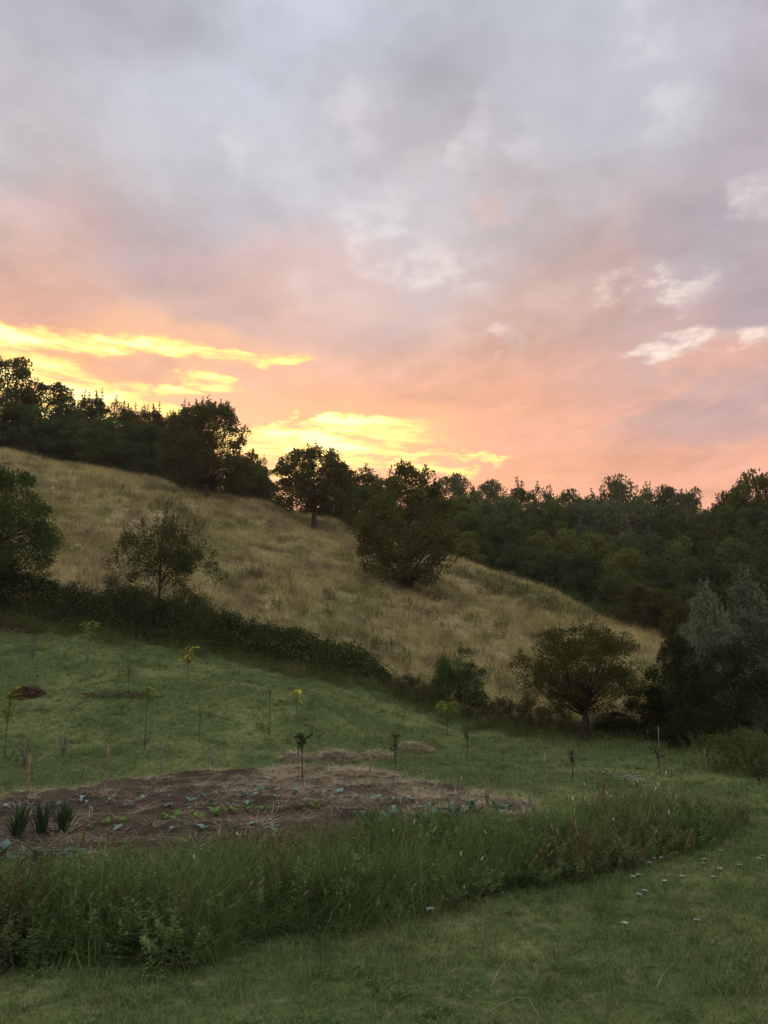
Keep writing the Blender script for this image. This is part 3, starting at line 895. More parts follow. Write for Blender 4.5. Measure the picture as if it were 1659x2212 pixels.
def build_weeds():
    rng = np.random.default_rng(8)
    src = [herb_mesh('weed_a', .62, 5, 60, .06, .016, 21, M['weed'], .10),
           herb_mesh('weed_b', .55, 6, 46, .06, .022, 22, M['weed'], .12),
           herb_mesh('weed_c', .60, 5, 50, .05, .014, 23, M['weed_brown'], .10),
           blade_mesh('weed_d', 64, .18, .62, .007, .7, 24, M['weed_blade'], .35),
           blade_mesh('weed_e', 10, .15, .85, .006, .55, 25, M['straw'], .4, heads=.6),
           herb_mesh('weed_f', .42, 6, 34, .06, .034, 26, M['weed'], .15)]
    x = rng.uniform(-9.5, 7.4, 26000); y = rng.uniform(7.5, 16.5, 26000)
    sd = weed_strip(x, y) + (vnoise(x, y, 1.1, 61, 3) - .5) * .7
    ok = sd > 0
    x, y, sd = x[ok], y[ok], sd[ok]
    keep = rng.random(len(x)) < .34
    x, y, sd = x[keep], y[keep], sd[keep]
    n = len(x)
    big = vnoise(x, y, .9, 62, 3); kind = vnoise(x, y, .7, 63, 3)
    hgt = np.interp(x, [-6, -2, 2, 5, 7], [1.55, 1.42, 1.18, 1.25, .85])
    r = rng.random(n)
    idx = np.select([r < .22, r < .36, r < .48, r < .90, r < .935], [0, 1, 5, 3, 4], 2)
    idx = np.where((kind > .56) & (rng.random(n) < .55) & (idx != 4), 2, idx)
    idx = np.where((kind < .42) & (rng.random(n) < .5), 3, idx)
    s = rng.uniform(.8, 1.15, n) * hgt
    edge = .55 + .45 * sstep(sd, 0, .55)
    sz = s * edge * (.62 + .72 * big)
    scatter('tall_weeds', np.stack([x, y, zt(x, y)], 1), idx, np.stack([s, s, sz], 1), src, 'tall tangled green weeds in a strip before the vegetable bed', tilt=.18, seed=5)
build_weeds()

def build_bed_litter():
    rng = np.random.default_rng(9)
    src = [blade_mesh('litter_a', 14, .22, .26, .010, .3, 31, M['straw'], 1.0, flat=2.2),
           blade_mesh('litter_b', 26, .22, .16, .008, .3, 32, M['straw'], 1.0, flat=1.8),
           blade_mesh('litter_c', 12, .12, .14, .008, .5, 33, M['lawn_blade'], .5)]
    x = rng.uniform(-11, 4.5, 15000); y = rng.uniform(9.5, 22, 15000)
    m = bed_mask(x, y)
    far = sstep(y - np.interp(x, [-9, -4, 0, 4], [15.5, 17.2, 15.6, 14.2]), -1.2, 2.4)
    p = np.clip(.10 + 1.1 * far * (.25 + .75 * sstep(x, -6, 0)) + .45 * sstep(m, .5, .0), 0, 1) * sstep(vnoise(x, y, 1.2, 71, 3), .30, .58)
    ok = (m > -.08) & (rng.random(len(x)) < p)
    x, y = x[ok], y[ok]; n = len(x)
    idx = np.where(rng.random(n) < .5, 0, 1); idx = np.where(rng.random(n) < .06 + .4 * sstep(13.4 + .25 * x - y, -.3, 1.2), 2, idx)
    z = np.array(bed_z(x, y)) + .015
    scatter('straw_litter', np.stack([x, y, z], 1), idx, rng.uniform(.6, 1.15, n), src, 'dry straw bits strewn over the bare soil', tilt=.1, seed=6)
build_bed_litter()

# ------------------------------------------------------------------ trees
def tree_meshes(name, seed, H, trunk_h, trunk_r, profile, n_cl, n_leaf, ll, lw, cl_r, shoots=0, shoot_h=1.0, stems=1, shell=.42, asym=.25, droop=0.0, bark='bark', leaf='oak', up=.3, flat=.75, vase=False, lean=(0, 0), puff=.40):
    """returns (branch mesh, crown mesh). profile: (t, radius) over the crown from trunk_h*.9 up to H"""
    rng = np.random.default_rng(seed)
    T = Tubes()
    tp = np.array([p[0] for p in profile]); rp = np.array([p[1] for p in profile])
    z0 = trunk_h * .9
    ph = rng.random(6) * 6.28
    def rad(t, a):
        return np.interp(t, tp, rp) * (1 + asym * (.5 * np.sin(2 * a + ph[0] + 2 * t) + .35 * np.sin(3 * a + ph[1] - 4 * t) + .3 * np.sin(5 * a + ph[2] + 7 * t)))
    # trunk
    topz = H * (.72 if not vase else .42)
    k = 7
    tz = np.linspace(-.25, topz, k)
    wob = np.cumsum(rng.normal(0, .035 * H / 8, (k, 2)), 0); wob[0] = 0
    wob += np.outer(np.clip(tz / H, 0, 1), np.array(lean) * H)
    trunk = np.column_stack([wob, tz])
    tr = trunk_r * np.interp(tz / topz, [-.2, 0, .12, .5, 1], [1.5, 1.35, 1.0, .62, .2])
    T.add(trunk, tr, 8)
    def trunk_at(z):
        return np.array([np.interp(z, tz, trunk[:, 0]), np.interp(z, tz, trunk[:, 1]), z])
    # leaf clumps through the crown
    t = rng.random(n_cl * 6); pr = np.interp(t, tp, rp); pr = pr / pr.max()
    t = t[rng.random(len(t)) < (.15 + .85 * pr)][:n_cl]
    n_cl = len(t)
    a = rng.random(n_cl) * 2 * math.pi
    rr = rad(t, a) * rng.random(n_cl) ** shell
    cz = z0 + t * (H - z0)
    ax0 = np.array([trunk_at(min(z, topz))[:2] for z in cz])
    C = np.column_stack([ax0[:, 0] + rr * np.cos(a), ax0[:, 1] + rr * np.sin(a), cz])
    main = []
    for i in range(n_cl):
        hz = rr[i]
        zb = np.clip(cz[i] - (.55 + .35 * rng.random()) * hz - .1 * H * rng.random(), trunk_h * .7, topz * .98)
        if vase:
            zb = np.clip(trunk_h * rng.uniform(.85, 1.25), 0, topz)
        p0 = trunk_at(zb); p2 = C[i]
        mid = (p0 + p2) / 2 + np.array([0, 0, (.10 if not vase else -.06) * hz]) + rng.normal(0, (.11 if vase else .07) * hz + .02, 3)
        if i < (24 if vase else 46):
            b0 = trunk_r * rng.uniform(.16, .34) * (.9 if vase and i > 7 else 1.5 if vase else 1)
        else:
            b0 = max(trunk_r * .07, .006)
        if True:
            T.add(bez(p0, mid, p2, 6), np.linspace(b0, b0 * .16, 6), 4)
    # leaves
    ci = rng.integers(0, n_cl, n_leaf)
    sz = cl_r * rng.uniform(.6, 1.35, n_cl)
    co = unit((C - np.array([0, 0, z0 + (H - z0) * .4])) * np.array([1, 1, .8]))
    off = unit(unit(rng.normal(size=(n_leaf, 3))) + puff * (co[ci] * .5 + np.array([0, 0, .45])))
    off = off * (rng.random(n_leaf) ** .30)[:, None] * 1.2
    P = C[ci] + off * sz[ci][:, None] * np.array([1, 1, flat])
    P[:, 2] -= droop * np.hypot(off[:, 0], off[:, 1]) * sz[ci]
    outw = P - np.array([0, 0, (z0 + H) / 2]); outw = unit(outw)
    axd = unit(off * .6 + outw * .5 + rng.normal(size=(n_leaf, 3)) * .7 + np.array([0, 0, up - droop * 1.5]))
    nr = unit(rng.normal(size=(n_leaf, 3)) * .45 + unit(off) * .9 + np.array([0, 0, .25]))
    s_ = rng.uniform(.65, 1.25, n_leaf)
    LV, LQ = leaf_arrays(P, axd, nr, ll * s_, lw * s_)
    LVs, LQs = [LV], [LQ]; kk = len(LV)
    # upright shoots breaking the outline
    if shoots:
        order = np.argsort(-(cz / H + .25 * rng.random(n_cl)))[:max(shoots, 1)]
        for i in order:
            hh = shoot_h * rng.uniform(.5, 1.2)
            p0 = C[i]; o = unit((C[i] - np.array([0, 0, H * .55])) * np.array([1, 1, .4]))
            p2 = p0 + np.array([0, 0, hh]) + o * hh * rng.uniform(.05, .45) + rng.normal(0, .05, 3)
            T.add(bez(p0, (p0 + p2) / 2 + rng.normal(0, .04, 3), p2, 4), np.linspace(.025, .008, 4) * max(H / 8, .4), 3)
            m = int(24 + 30 * hh)
            tt = rng.random(m)[:, None]
            c = p0 + (p2 - p0) * tt + rng.normal(0, .15 * cl_r + .03, (m, 3)) * (1.25 - .9 * tt)
            v, q = leaf_arrays(c, unit(rng.normal(size=(m, 3)) * .7 + [0, 0, .6]), rand_dirs(m, rng), ll * rng.uniform(.6, 1.1, m), lw * rng.uniform(.6, 1.1, m))
            LVs.append(v); LQs.append(q + kk); kk += len(v)
    bm_ = T.mesh(name + '_trunk'); bm_.materials.append(M[bark])
    cm = np_mesh(name + '_crown', np.concatenate(LVs), np.concatenate(LQs)); cm.materials.append(M[leaf])
    topz_ = float(np.percentile(np.concatenate(LVs)[:, 2], 99.85))      # height the crown really reaches
    return bm_, cm, topz_, float(rp.max())

def place_tree(name, ms, loc, h, r, rz, label, cat='tree', group=None, mat=None, sink=.05):
    t = thing(name, label, cat, (loc[0], loc[1], loc[2] - sink), rz, group, (r / ms[3], r / ms[3], h / ms[2]))
    a = bpy.data.objects.new('trunk', ms[0]); link(a, t)
    b = bpy.data.objects.new('crown', ms[1]); link(b, t)
    if mat is not None:
        b.material_slots[0].link = 'OBJECT'; b.material_slots[0].material = M[mat]
    return t

ROUND = [(0, .45), (.12, .8), (.35, 1.0), (.6, .95), (.8, .76), (.93, .5), (1, .3)]
def prof(k, P=ROUND):
    return [(t, r * k) for t, r in P]

# --- forest kinds
UPR = [(0, .5), (.15, .85), (.4, 1.0), (.65, .88), (.85, .62), (1, .3)]
FK = [tree_meshes('forest_round', 101, 10, 1.2, .2, prof(3.4), 84, 16000, .25, .16, .78, 54, .75, leaf='forest'),
      tree_meshes('forest_upright', 102, 11, 1.4, .2, prof(2.7, UPR), 84, 16500, .23, .14, .66, 100, 1.25, leaf='forest'),
      tree_meshes('forest_spire', 103, 11, 1.2, .18, prof(2.5, [(0, .6), (.2, 1), (.5, .9), (.75, .68), (.92, .42), (1, .2)]), 82, 16000, .23, .14, .62, 100, 1.35, leaf='forest'),
      tree_meshes('forest_broad', 104, 9, 1.0, .22, prof(4.0), 104, 18000, .26, .17, .82, 54, .65, leaf='forest'),
      tree_meshes('forest_open', 105, 11, 2.6, .2, prof(3.0), 56, 10500, .24, .16, .74, 48, .8, shell=.3, asym=.4, leaf='forest'),
      tree_meshes('forest_bushy', 106, 7, .4, .12, prof(3.2, [(0, .8), (.2, 1), (.5, .95), (.8, .7), (1, .35)]), 88, 16000, .23, .15, .72, 54, .65, stems=3, leaf='forest')]
LAB = {0: 'round headed', 1: 'tall upright', 2: 'narrow pointed', 3: 'broad low crowned', 4: 'thin open crowned', 5: 'bushy'}
TONE = {'forest': 'mid green', 'forest_dark': 'dark green', 'forest_olive': 'olive green', 'forest_grey': 'greyish green', 'oak': 'brownish green', 'rust': 'rusty olive'}

rf = random.Random(31)
seen_label = {}
def forest(u, vtop, Y, rpx, kind, mat, where, group, label=None):
    b = stand(u, Y)
    h = max(top_height(u, vtop, Y, b[2]), 2.5)
    r = rpx * Y / VF
    lab = label or f"{TONE[mat]} {LAB[kind]} tree {where(u, Y)}"
    t = place_tree('forest_tree', FK[kind], b, h, r, rf.random() * 6.28, lab, 'tree', group, mat)
    return t

GL = 'trees along the ridge behind the dry meadow'
def WL(u, Y):
    row = 'on the ridge skyline' if Y >= 90 else 'in the front wood'
    for lim, txt in [(40, 'by the left edge'), (110, 'above the chestnut'), (190, 'under the gold gap'), (290, 'above the cherry tree'), (400, 'left of big ridge tree'), (520, 'behind the big ridge tree'), (2000, 'between the two ridge oaks')]:
        if u < lim:
            return f'{row}, {txt}'
# ridge wood on the left, skyline trees first
for (u, v, Y, r, k, m, lab) in [
    (-26, 772, 88, 73, 4, 'oak', 'tallest ridge tree, cut by the left edge of the picture'),
    (62, 822, 92, 68, 4, 'oak', 'open crowned ridge tree beside the tallest one, sky showing through'),
    (118, 872, 90, 54, 0, 'forest_dark', None), (158, 852, 94, 52, 1, 'oak', 'ridge tree with pointed top under the bright gold gap'),
    (192, 850, 95, 42, 2, 'oak', 'narrow spiky ridge tree right of the gold gap'), (232, 866, 95, 42, 1, 'oak', None), (262, 878, 97, 42, 2, 'oak', None),
    (292, 880, 94, 42, 1, 'oak', None), (322, 878, 96, 42, 2, 'oak', None), (350, 892, 96, 42, 1, 'oak', None),
    (385, 872, 92, 50, 1, 'oak', None), (420, 868, 92, 47, 2, 'oak', None),
    (556, 985, 100, 24, 1, 'oak', 'small spiky ridge tree in the gap beside the glowing sky'), (530, 1000, 96, 52, 5, 'oak', None),
    (-40, 860, 83, 71, 0, 'forest_dark', None), (25, 872, 84, 61, 5, 'forest_dark', None), (85, 905, 84, 59, 5, 'forest_dark', None), (135, 905, 85, 59, 0, 'forest_dark', None),
    (205, 905, 84, 66, 3, 'forest', 'broad green tree standing forward from the ridge wood'), (265, 915, 85, 61, 5, 'forest_dark', None), (310, 915, 86, 54, 5, 'forest_dark', None),
    (350, 925, 86, 54, 5, 'forest_dark', None), (500, 985, 86, 59, 5, 'forest_dark', None), (545, 1010, 87, 52, 5, 'forest_dark', None)]:
    forest(u, v, Y, r, k, m, WL, GL, lab)

# wood on the right and centre
GR = 'trees of the wood beyond the hill'
def WR(u, Y):
    row = 'on the skyline' if Y >= 96 or (u > 1580 and Y >= 90) else 'in the upper wood' if Y >= 86 else 'in the middle of the wood' if Y >= 77 else 'low in the wood'
    for lim, txt in [(880, 'behind the large oak'), (1040, 'right of the large oak'), (1150, 'over the hill shoulder'), (1240, 'left above the fruit tree'), (1310, 'above the fruit tree'), (1400, 'above the rusty bushes'), (1500, 'above the left willow'), (1580, 'between the willows'), (1640, 'above the tallest willow'), (3000, 'at the right edge')]:
        if u < lim:
            return f'{row}, {txt}'
for (u, v, Y, r, k, m, lab) in [
    (735, 1004, 93, 52, 1, 'oak', 'tree close behind the oak with the bare trunk'), (785, 1010, 95, 57, 1, 'oak', 'spiky tree between the two meadow oaks'), (840, 1016, 98, 57, 2, 'oak', None),
    (910, 1046, 100, 62, 1, 'forest', None), (978, 1022, 104, 60, 0, 'forest_grey', 'round crown rising on the skyline right of the large oak'), (1052, 1038, 106, 57, 0, 'forest_grey', 'second round crown on the skyline right of the large oak'),
    (1010, 1060, 96, 60, 1, 'forest', None), (1098, 1070, 98, 60, 5, 'forest', None),
    (1142, 1038, 104, 57, 2, 'forest_grey', 'spiky topped skyline tree in the middle of the wood'), (1182, 1050, 104, 52, 1, 'forest_grey', None), (1232, 1060, 106, 65, 3, 'forest_grey', None),
    (1298, 1062, 104, 44, 1, 'forest_grey', None), (1342, 1032, 106, 75, 3, 'forest_grey', 'broadest skyline crown of the right wood, above all its neighbours'),
    (1415, 1048, 110, 47, 1, 'forest_grey', 'lone narrow skyline crown right of the broadest one'), (1468, 1048, 106, 62, 0, 'forest_grey', None), (1508, 1056, 108, 44, 4, 'forest_grey', 'thin skyline tree before the dip in the tree line'),
    (1555, 1092, 104, 52, 5, 'forest', None), (1602, 1062, 92, 65, 0, 'oak', None), (1660, 1022, 90, 94, 3, 'oak', 'big dark crown rising at the right edge of the wood'), (1740, 1004, 92, 91, 3, 'oak', None),
    # second rank
    (800, 1049, 88, 58, 5, 'forest_dark', None), (1000, 1084, 90, 63, 0, 'forest', None), (1070, 1079, 92, 58, 5, 'forest_grey', None), (1130, 1084, 92, 60, 1, 'forest', None),
    (1200, 1084, 94, 63, 0, 'forest', None), (1265, 1079, 94, 60, 5, 'forest_grey', None), (1330, 1079, 95, 65, 0, 'forest_grey', None), (1400, 1079, 95, 63, 1, 'forest_grey', None),
    (1465, 1089, 94, 63, 5, 'forest', None), (1530, 1094, 94, 63, 1, 'forest_grey', None), (1600, 1094, 88, 67, 5, 'forest', None), (1670, 1094, 86, 67, 0, 'forest_dark', None),
    # third rank
    (1015, 1150, 84, 54, 0, 'forest_olive', None), (1092, 1118, 82, 62, 3, 'forest_dark', 'dark broad tree rooted where the meadow meets the wood'), (1165, 1150, 84, 50, 5, 'forest_olive', None), (1232, 1142, 83, 58, 0, 'forest_olive', 'yellowish olive tree in the middle of the wood'),
    (1290, 1150, 84, 52, 5, 'forest_olive', None), (1350, 1155, 84, 56, 0, 'forest', None), (1412, 1145, 86, 54, 1, 'forest_grey', None), (1470, 1160, 84, 56, 5, 'forest', None),
    (1535, 1165, 82, 56, 1, 'forest_dark', None), (1600, 1165, 80, 56, 0, 'forest', None), (1665, 1170, 78, 58, 1, 'forest_dark', None),
    # front rank in the hollow
    (1010, 1170, 78, 40, 5, 'forest_olive', None), (1140, 1180, 76, 56, 0, 'forest_dark', None), (1200, 1190, 75, 56, 3, 'forest_dark', None), (1265, 1195, 74, 54, 5, 'forest_dark', None), (1345, 1185, 74, 66, 0, 'forest_olive', 'wide olive tree low in the hollow behind the hill'),
    (1425, 1205, 72, 54, 5, 'forest_dark', None), (1480, 1205, 70, 54, 0, 'forest_dark', None), (1545, 1205, 70, 58, 5, 'forest_dark', None), (1620, 1215, 68, 62, 0, 'forest_dark', None), (1690, 1220, 66, 60, 5, 'forest_dark', None),
    (1340, 1245, 66, 50, 5, 'forest_dark', None), (1500, 1262, 60, 56, 5, 'forest_dark', None)]:
    forest(u, v, Y, r, k, m, WR, GR, lab)
for (u, v, Y, r, lab) in [(1375, 1258, 57, 50, 'rusty olive bush below the wood at the foot of the hill'), (1432, 1272, 55, 44, 'rusty olive bush touching the silvery willow'), (1475, 1300, 50, 36, 'small rusty bush half behind the silvery willow')]:
    forest(u, v, Y, r, 5, 'rust', None, 'rusty bushes at the foot of the hill', lab)

# --- meadow trees
oak_a = tree_meshes('meadow_oak', 201, 9.3, .9, .30, prof(3.9, [(0, .55), (.1, .88), (.28, 1.0), (.5, .96), (.72, .78), (.88, .5), (1, .15)]), 130, 21000, .20, .14, .66, 60, .75, leaf='oak', asym=.22, shell=.38)
p = ground(884, 1272)
place_tree('oak_tree', oak_a, p, top_height(884, 1003, p[1], p[2]), 112 * p[1] / VF, 1.0, 'large dark oak with low spreading crown standing alone on the hillside', 'tree')
oak_b = tree_meshes('ridge_oak', 202, 8.8, 3.2, .28, prof(4.3, [(0, .7), (.1, .95), (.3, 1.0), (.55, .95), (.8, .72), (1, .35)]), 150, 21000, .21, .15, .66, 90, .9, leaf='oak', asym=.12, shell=.42)
p = ground(679, 1152)
place_tree('oak_tree', oak_b, p, top_height(660, 968, p[1], p[2]), 98 * p[1] / VF, 2.2, 'oak with clear bare trunk on the meadow crest, glowing sky behind', 'tree')
oak_c = tree_meshes('crest_tree', 203, 10.0, 2.2, .28, prof(4.7, [(0, .75), (.12, 1.0), (.35, 1.0), (.6, .92), (.82, .7), (1, .34)]), 165, 24000, .21, .15, .68, 100, 1.1, leaf='oak', asym=.14, shell=.42)
p = ground(446, 1076)
place_tree('oak_tree', oak_c, p, top_height(450, 868, p[1], p[2]), 104 * p[1] / VF, .4, 'big dark tree with visible trunk before the ridge wood, orange glow on its crown', 'tree')
forest(447, 1052, 79.5, 22, 5, 'forest_dark', None, None, 'low dark bush round the trunk of the big ridge tree')

# --- chestnut at the left edge
chest = tree_meshes('chestnut', 211, 7.4, 1.9, .2, prof(3.3, [(0, .5), (.12, .85), (.3, 1.0), (.55, .94), (.8, .7), (1, .35)]), 120, 30000, .17, .07, .62, 46, .4, leaf='chestnut', bark='bark', asym=.22, shell=.55)
p = stand(-6, 36.2)
place_tree('chestnut_tree', chest, p, top_height(0, 1012, 36.2, p[2]), 112 * 36.2 / VF, .7, 'dense green tree with pale trunk cut by the left edge, before the bramble hedge', 'tree')

# --- cherry tree rising from the hedge
cher = tree_meshes('cherry', 221, 5.5, .45, .10, prof(2.7, [(0, .6), (.15, .85), (.4, 1.0), (.65, .82), (.85, .45), (1, .16)]), 110, 20000, .12, .06, .50, 44, .9, leaf='cherry', asym=.4, shell=.35, droop=.35, up=.0)
p = stand(345, 38.2)
place_tree('cherry_tree', cher, p, top_height(345, 1105, 38.2, p[2]), 108 * 38.2 / VF, 2.0, 'loose open cherry tree with drooping leaves rising out of the bramble hedge', 'tree')

# --- orchard tree, vase shaped
orch = tree_meshes('orchard', 231, 4.5, 1.25, .17, [(0, .25), (.13, 1.2), (.28, 2.05), (.45, 2.45), (.65, 2.35), (.85, 1.75), (1, .9)], 170, 30000, .075, .045, .30, 120, .4, leaf='orchard', bark='bark', asym=.22, vase=True, shell=.5, lean=(-.055, 0))
p = ground(1266, 1597)
place_tree('orchard_tree', orch, p, top_height(1266, 1345, p[1], p[2]), 146 * p[1] / VF, 0.0, 'vase shaped fruit tree with pale trunk and spreading limbs at the foot of the hill', 'tree')

# --- small round tree in the scrub line
rnd_t = tree_meshes('round_small', 241, 2.6, .5, .05, prof(.95, [(0, .5), (.2, .9), (.5, 1), (.8, .7), (1, .2)]), 50, 6500, .08, .045, .26, 24, .35, leaf='bramble', asym=.2)
p = stand(990, 33.2)
place_tree('small_tree', rnd_t, p, top_height(990, 1395, 33.2, p[2]), 48 * 33.2 / VF, .3, 'small round dense green tree between bramble hedge and fruit tree', 'tree')

# --- shrubs on the right
hz = tree_meshes('hazel', 251, 4.0, .25, .09, prof(2.3, [(0, .85), (.15, 1.0), (.45, 1.0), (.7, .8), (.9, .45), (1, .15)]), 120, 15000, .10, .075, .45, 26, .4, leaf='hazel', asym=.25, shell=.4)
wl = tree_meshes('willow', 252, 6.5, .4, .12, prof(2.0, [(0, .85), (.2, 1.0), (.42, .92), (.6, .66), (.78, .38), (1, .05)]), 150, 32000, .15, .055, .48, 120, .9, leaf='willow', asym=.22, shell=.42, up=.8)
lw_ = tree_meshes('low_scrub', 253, 1.6, .08, .03, prof(1.3, [(0, .9), (.3, 1.0), (.6, .8), (1, .2)]), 50, 5200, .08, .045, .28, 26, .35, leaf='scrub', asym=.35)
for (u, v, Y, r, ms, m, name, lab) in [
    (1522, 1262, 29.5, 82, wl, None, 'willow_bush', 'silvery willow with pointed top, further left of the two willows'),
    (1612, 1238, 30.5, 92, wl, None, 'willow_bush', 'taller silvery willow at the right, its top above the other'),
    (1710, 1300, 30.5, 80, wl, None, 'willow_bush', 'silvery willow cut off by the right edge of the picture'),
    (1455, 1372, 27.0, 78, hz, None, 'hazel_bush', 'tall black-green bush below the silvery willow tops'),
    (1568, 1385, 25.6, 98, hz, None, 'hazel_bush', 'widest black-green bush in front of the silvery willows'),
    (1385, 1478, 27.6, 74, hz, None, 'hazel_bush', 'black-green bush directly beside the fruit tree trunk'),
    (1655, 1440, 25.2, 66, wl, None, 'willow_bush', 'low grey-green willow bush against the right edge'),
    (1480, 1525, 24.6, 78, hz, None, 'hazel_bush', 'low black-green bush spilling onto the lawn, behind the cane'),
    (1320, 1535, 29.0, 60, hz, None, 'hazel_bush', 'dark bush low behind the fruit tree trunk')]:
    p = stand(u, Y)
    place_tree(name, ms, p, top_height(u, v, Y, p[2]), r * Y / VF, rf.random() * 6.28, lab, 'bush', None, m)
for (u, v, Y, r, m, lab) in [
    (872, 1452, 33.8, 46, 'scrub', 'dry olive scrub at the end of the bramble hedge'), (925, 1470, 33.2, 44, 'scrub', 'dry scrub between the hedge end and the small round tree'),
    (1035, 1482, 31.8, 46, 'hazel', 'dark low bush right under the small round tree'), (1085, 1500, 31.2, 42, 'scrub', 'dry scrub midway between small round tree and fruit tree'),
    (1140, 1492, 30.4, 46, 'scrub', 'olive scrub just left of the fruit tree trunk'), (1195, 1508, 29.6, 42, 'scrub', 'low scrub reaching the fruit tree trunk'),
    (955, 1435, 33.6, 30, 'bramble', 'pale green shrub touching the small round tree on its left'),
    (1480, 1330, 33.0, 50, 'forest_grey', 'pale grey-green scrub showing behind the fruit tree and willow'), (1440, 1420, 31.0, 45, 'forest_grey', 'grey-green scrub in the gap right of the fruit tree')]:
    p = stand(u, Y)
    place_tree('wild_shrub', lw_, p, top_height(u, v, Y, p[2]), r * Y / VF, rf.random() * 6.28, lab, 'shrub', 'wild shrubs below the hill', m)

# --- bramble hedge
def build_hedge():
    rng = np.random.default_rng(77)
    line = np.array([at(u, v, Y)[:2] for u, v, Y in [(-160, 1315, 37.6), (0, 1330, 37.2), (180, 1352, 37.0), (350, 1378, 36.8), (600, 1432, 36.2), (760, 1468, 35.4), (845, 1492, 34.8)]])
    seg = np.append(0, np.cumsum(np.hypot(*np.diff(line, axis=0).T)))
    L = seg[-1]
    def pos(s):
        return np.column_stack([np.interp(s, seg, line[:, 0]), np.interp(s, seg, line[:, 1])])
    n = 52000
    s = rng.uniform(0, L, n)
    th = rng.uniform(-.25, math.pi + .25, n)
    rr = rng.random(n) ** .28
    fr = s / L
    lump = .52 + 1.0 * vnoise(s, th * .9, .6, 81, 4, .6)
    hh = np.interp(fr, [0, .12, .3, .42, .55, .7, .85, .95, 1], [2.5, 2.4, 1.6, 1.4, 1.55, 1.6, 1.5, 1.0, .35]) * lump
    ww = np.interp(fr, [0, .5, .9, 1], [1.2, 1.3, 1.3, .5]) * lump
    P2 = pos(s)
    nx, ny = .12, -.99
    o = np.cos(th) * ww * rr
    x = P2[:, 0] + nx * o; y = P2[:, 1] + ny * o
    z = zt(x, y) + np.maximum(np.sin(th), -.02) * hh * rr + .03
    C = np.column_stack([x, y, z])
    out = np.column_stack([nx * np.cos(th), ny * np.cos(th), np.sin(th)])
    axd = unit(out * .6 + rng.normal(size=(n, 3)) * .7); nr = unit(out + rng.normal(size=(n, 3)) * .6 + [0, 0, .5])
    sz = rng.uniform(.6, 1.25, n)
    LV, LQ = leaf_arrays(C, axd, nr, .105 * sz, .075 * sz)
    t = thing('bramble_hedge', 'long dark green bramble hedge running between mown plot and dry hillside', 'hedge', (0, 0, 0))
    T = Tubes(); LVs = [LV]; LQs = [LQ]; kk = len(LV)
    for i in range(260):                       # arching canes with leaves
        s0 = rng.uniform(0, L * .97); b = pos(np.array([s0]))[0]
        hmax = np.interp(s0 / L, [0, .12, .3, .42, .55, .7, .85, .95, 1], [2.2, 2.1, 1.45, 1.3, 1.5, 1.5, 1.4, .9, .35])
        p0 = np.array([b[0], b[1], z1(b[0], b[1]) + hmax * .5]); d = rng.normal(size=2); d /= np.linalg.norm(d)
        ln = rng.uniform(.6, 1.5)
        p1 = p0 + [d[0] * ln * .4, d[1] * ln * .4, hmax * rng.uniform(.7, 1.15)]; p2 = p0 + [d[0] * ln, d[1] * ln, hmax * rng.uniform(.1, .5)]
        pts = bez(p0, p1, p2, 7)
        T.add(pts, np.linspace(.014, .006, 7), 3)
        m = 26; k = rng.uniform(.25, 1, m)[:, None]
        c = (1 - k) ** 2 * p0 + 2 * k * (1 - k) * p1 + k * k * p2 + rng.normal(0, .05, (m, 3))
        v, q = leaf_arrays(c, rand_dirs(m, rng), unit(rng.normal(size=(m, 3)) * .6 + [0, 0, 1]), .1 * rng.uniform(.6, 1.2, m), .07 * rng.uniform(.6, 1.2, m))
        LVs.append(v); LQs.append(q + kk); kk += len(v)
    mesh_obj('foliage', np_mesh('bramble_foliage', np.concatenate(LVs), np.concatenate(LQs)), M['bramble'], t)
    mesh_obj('stem', T.mesh('bramble_stem'), M['twig'], t)
build_hedge()

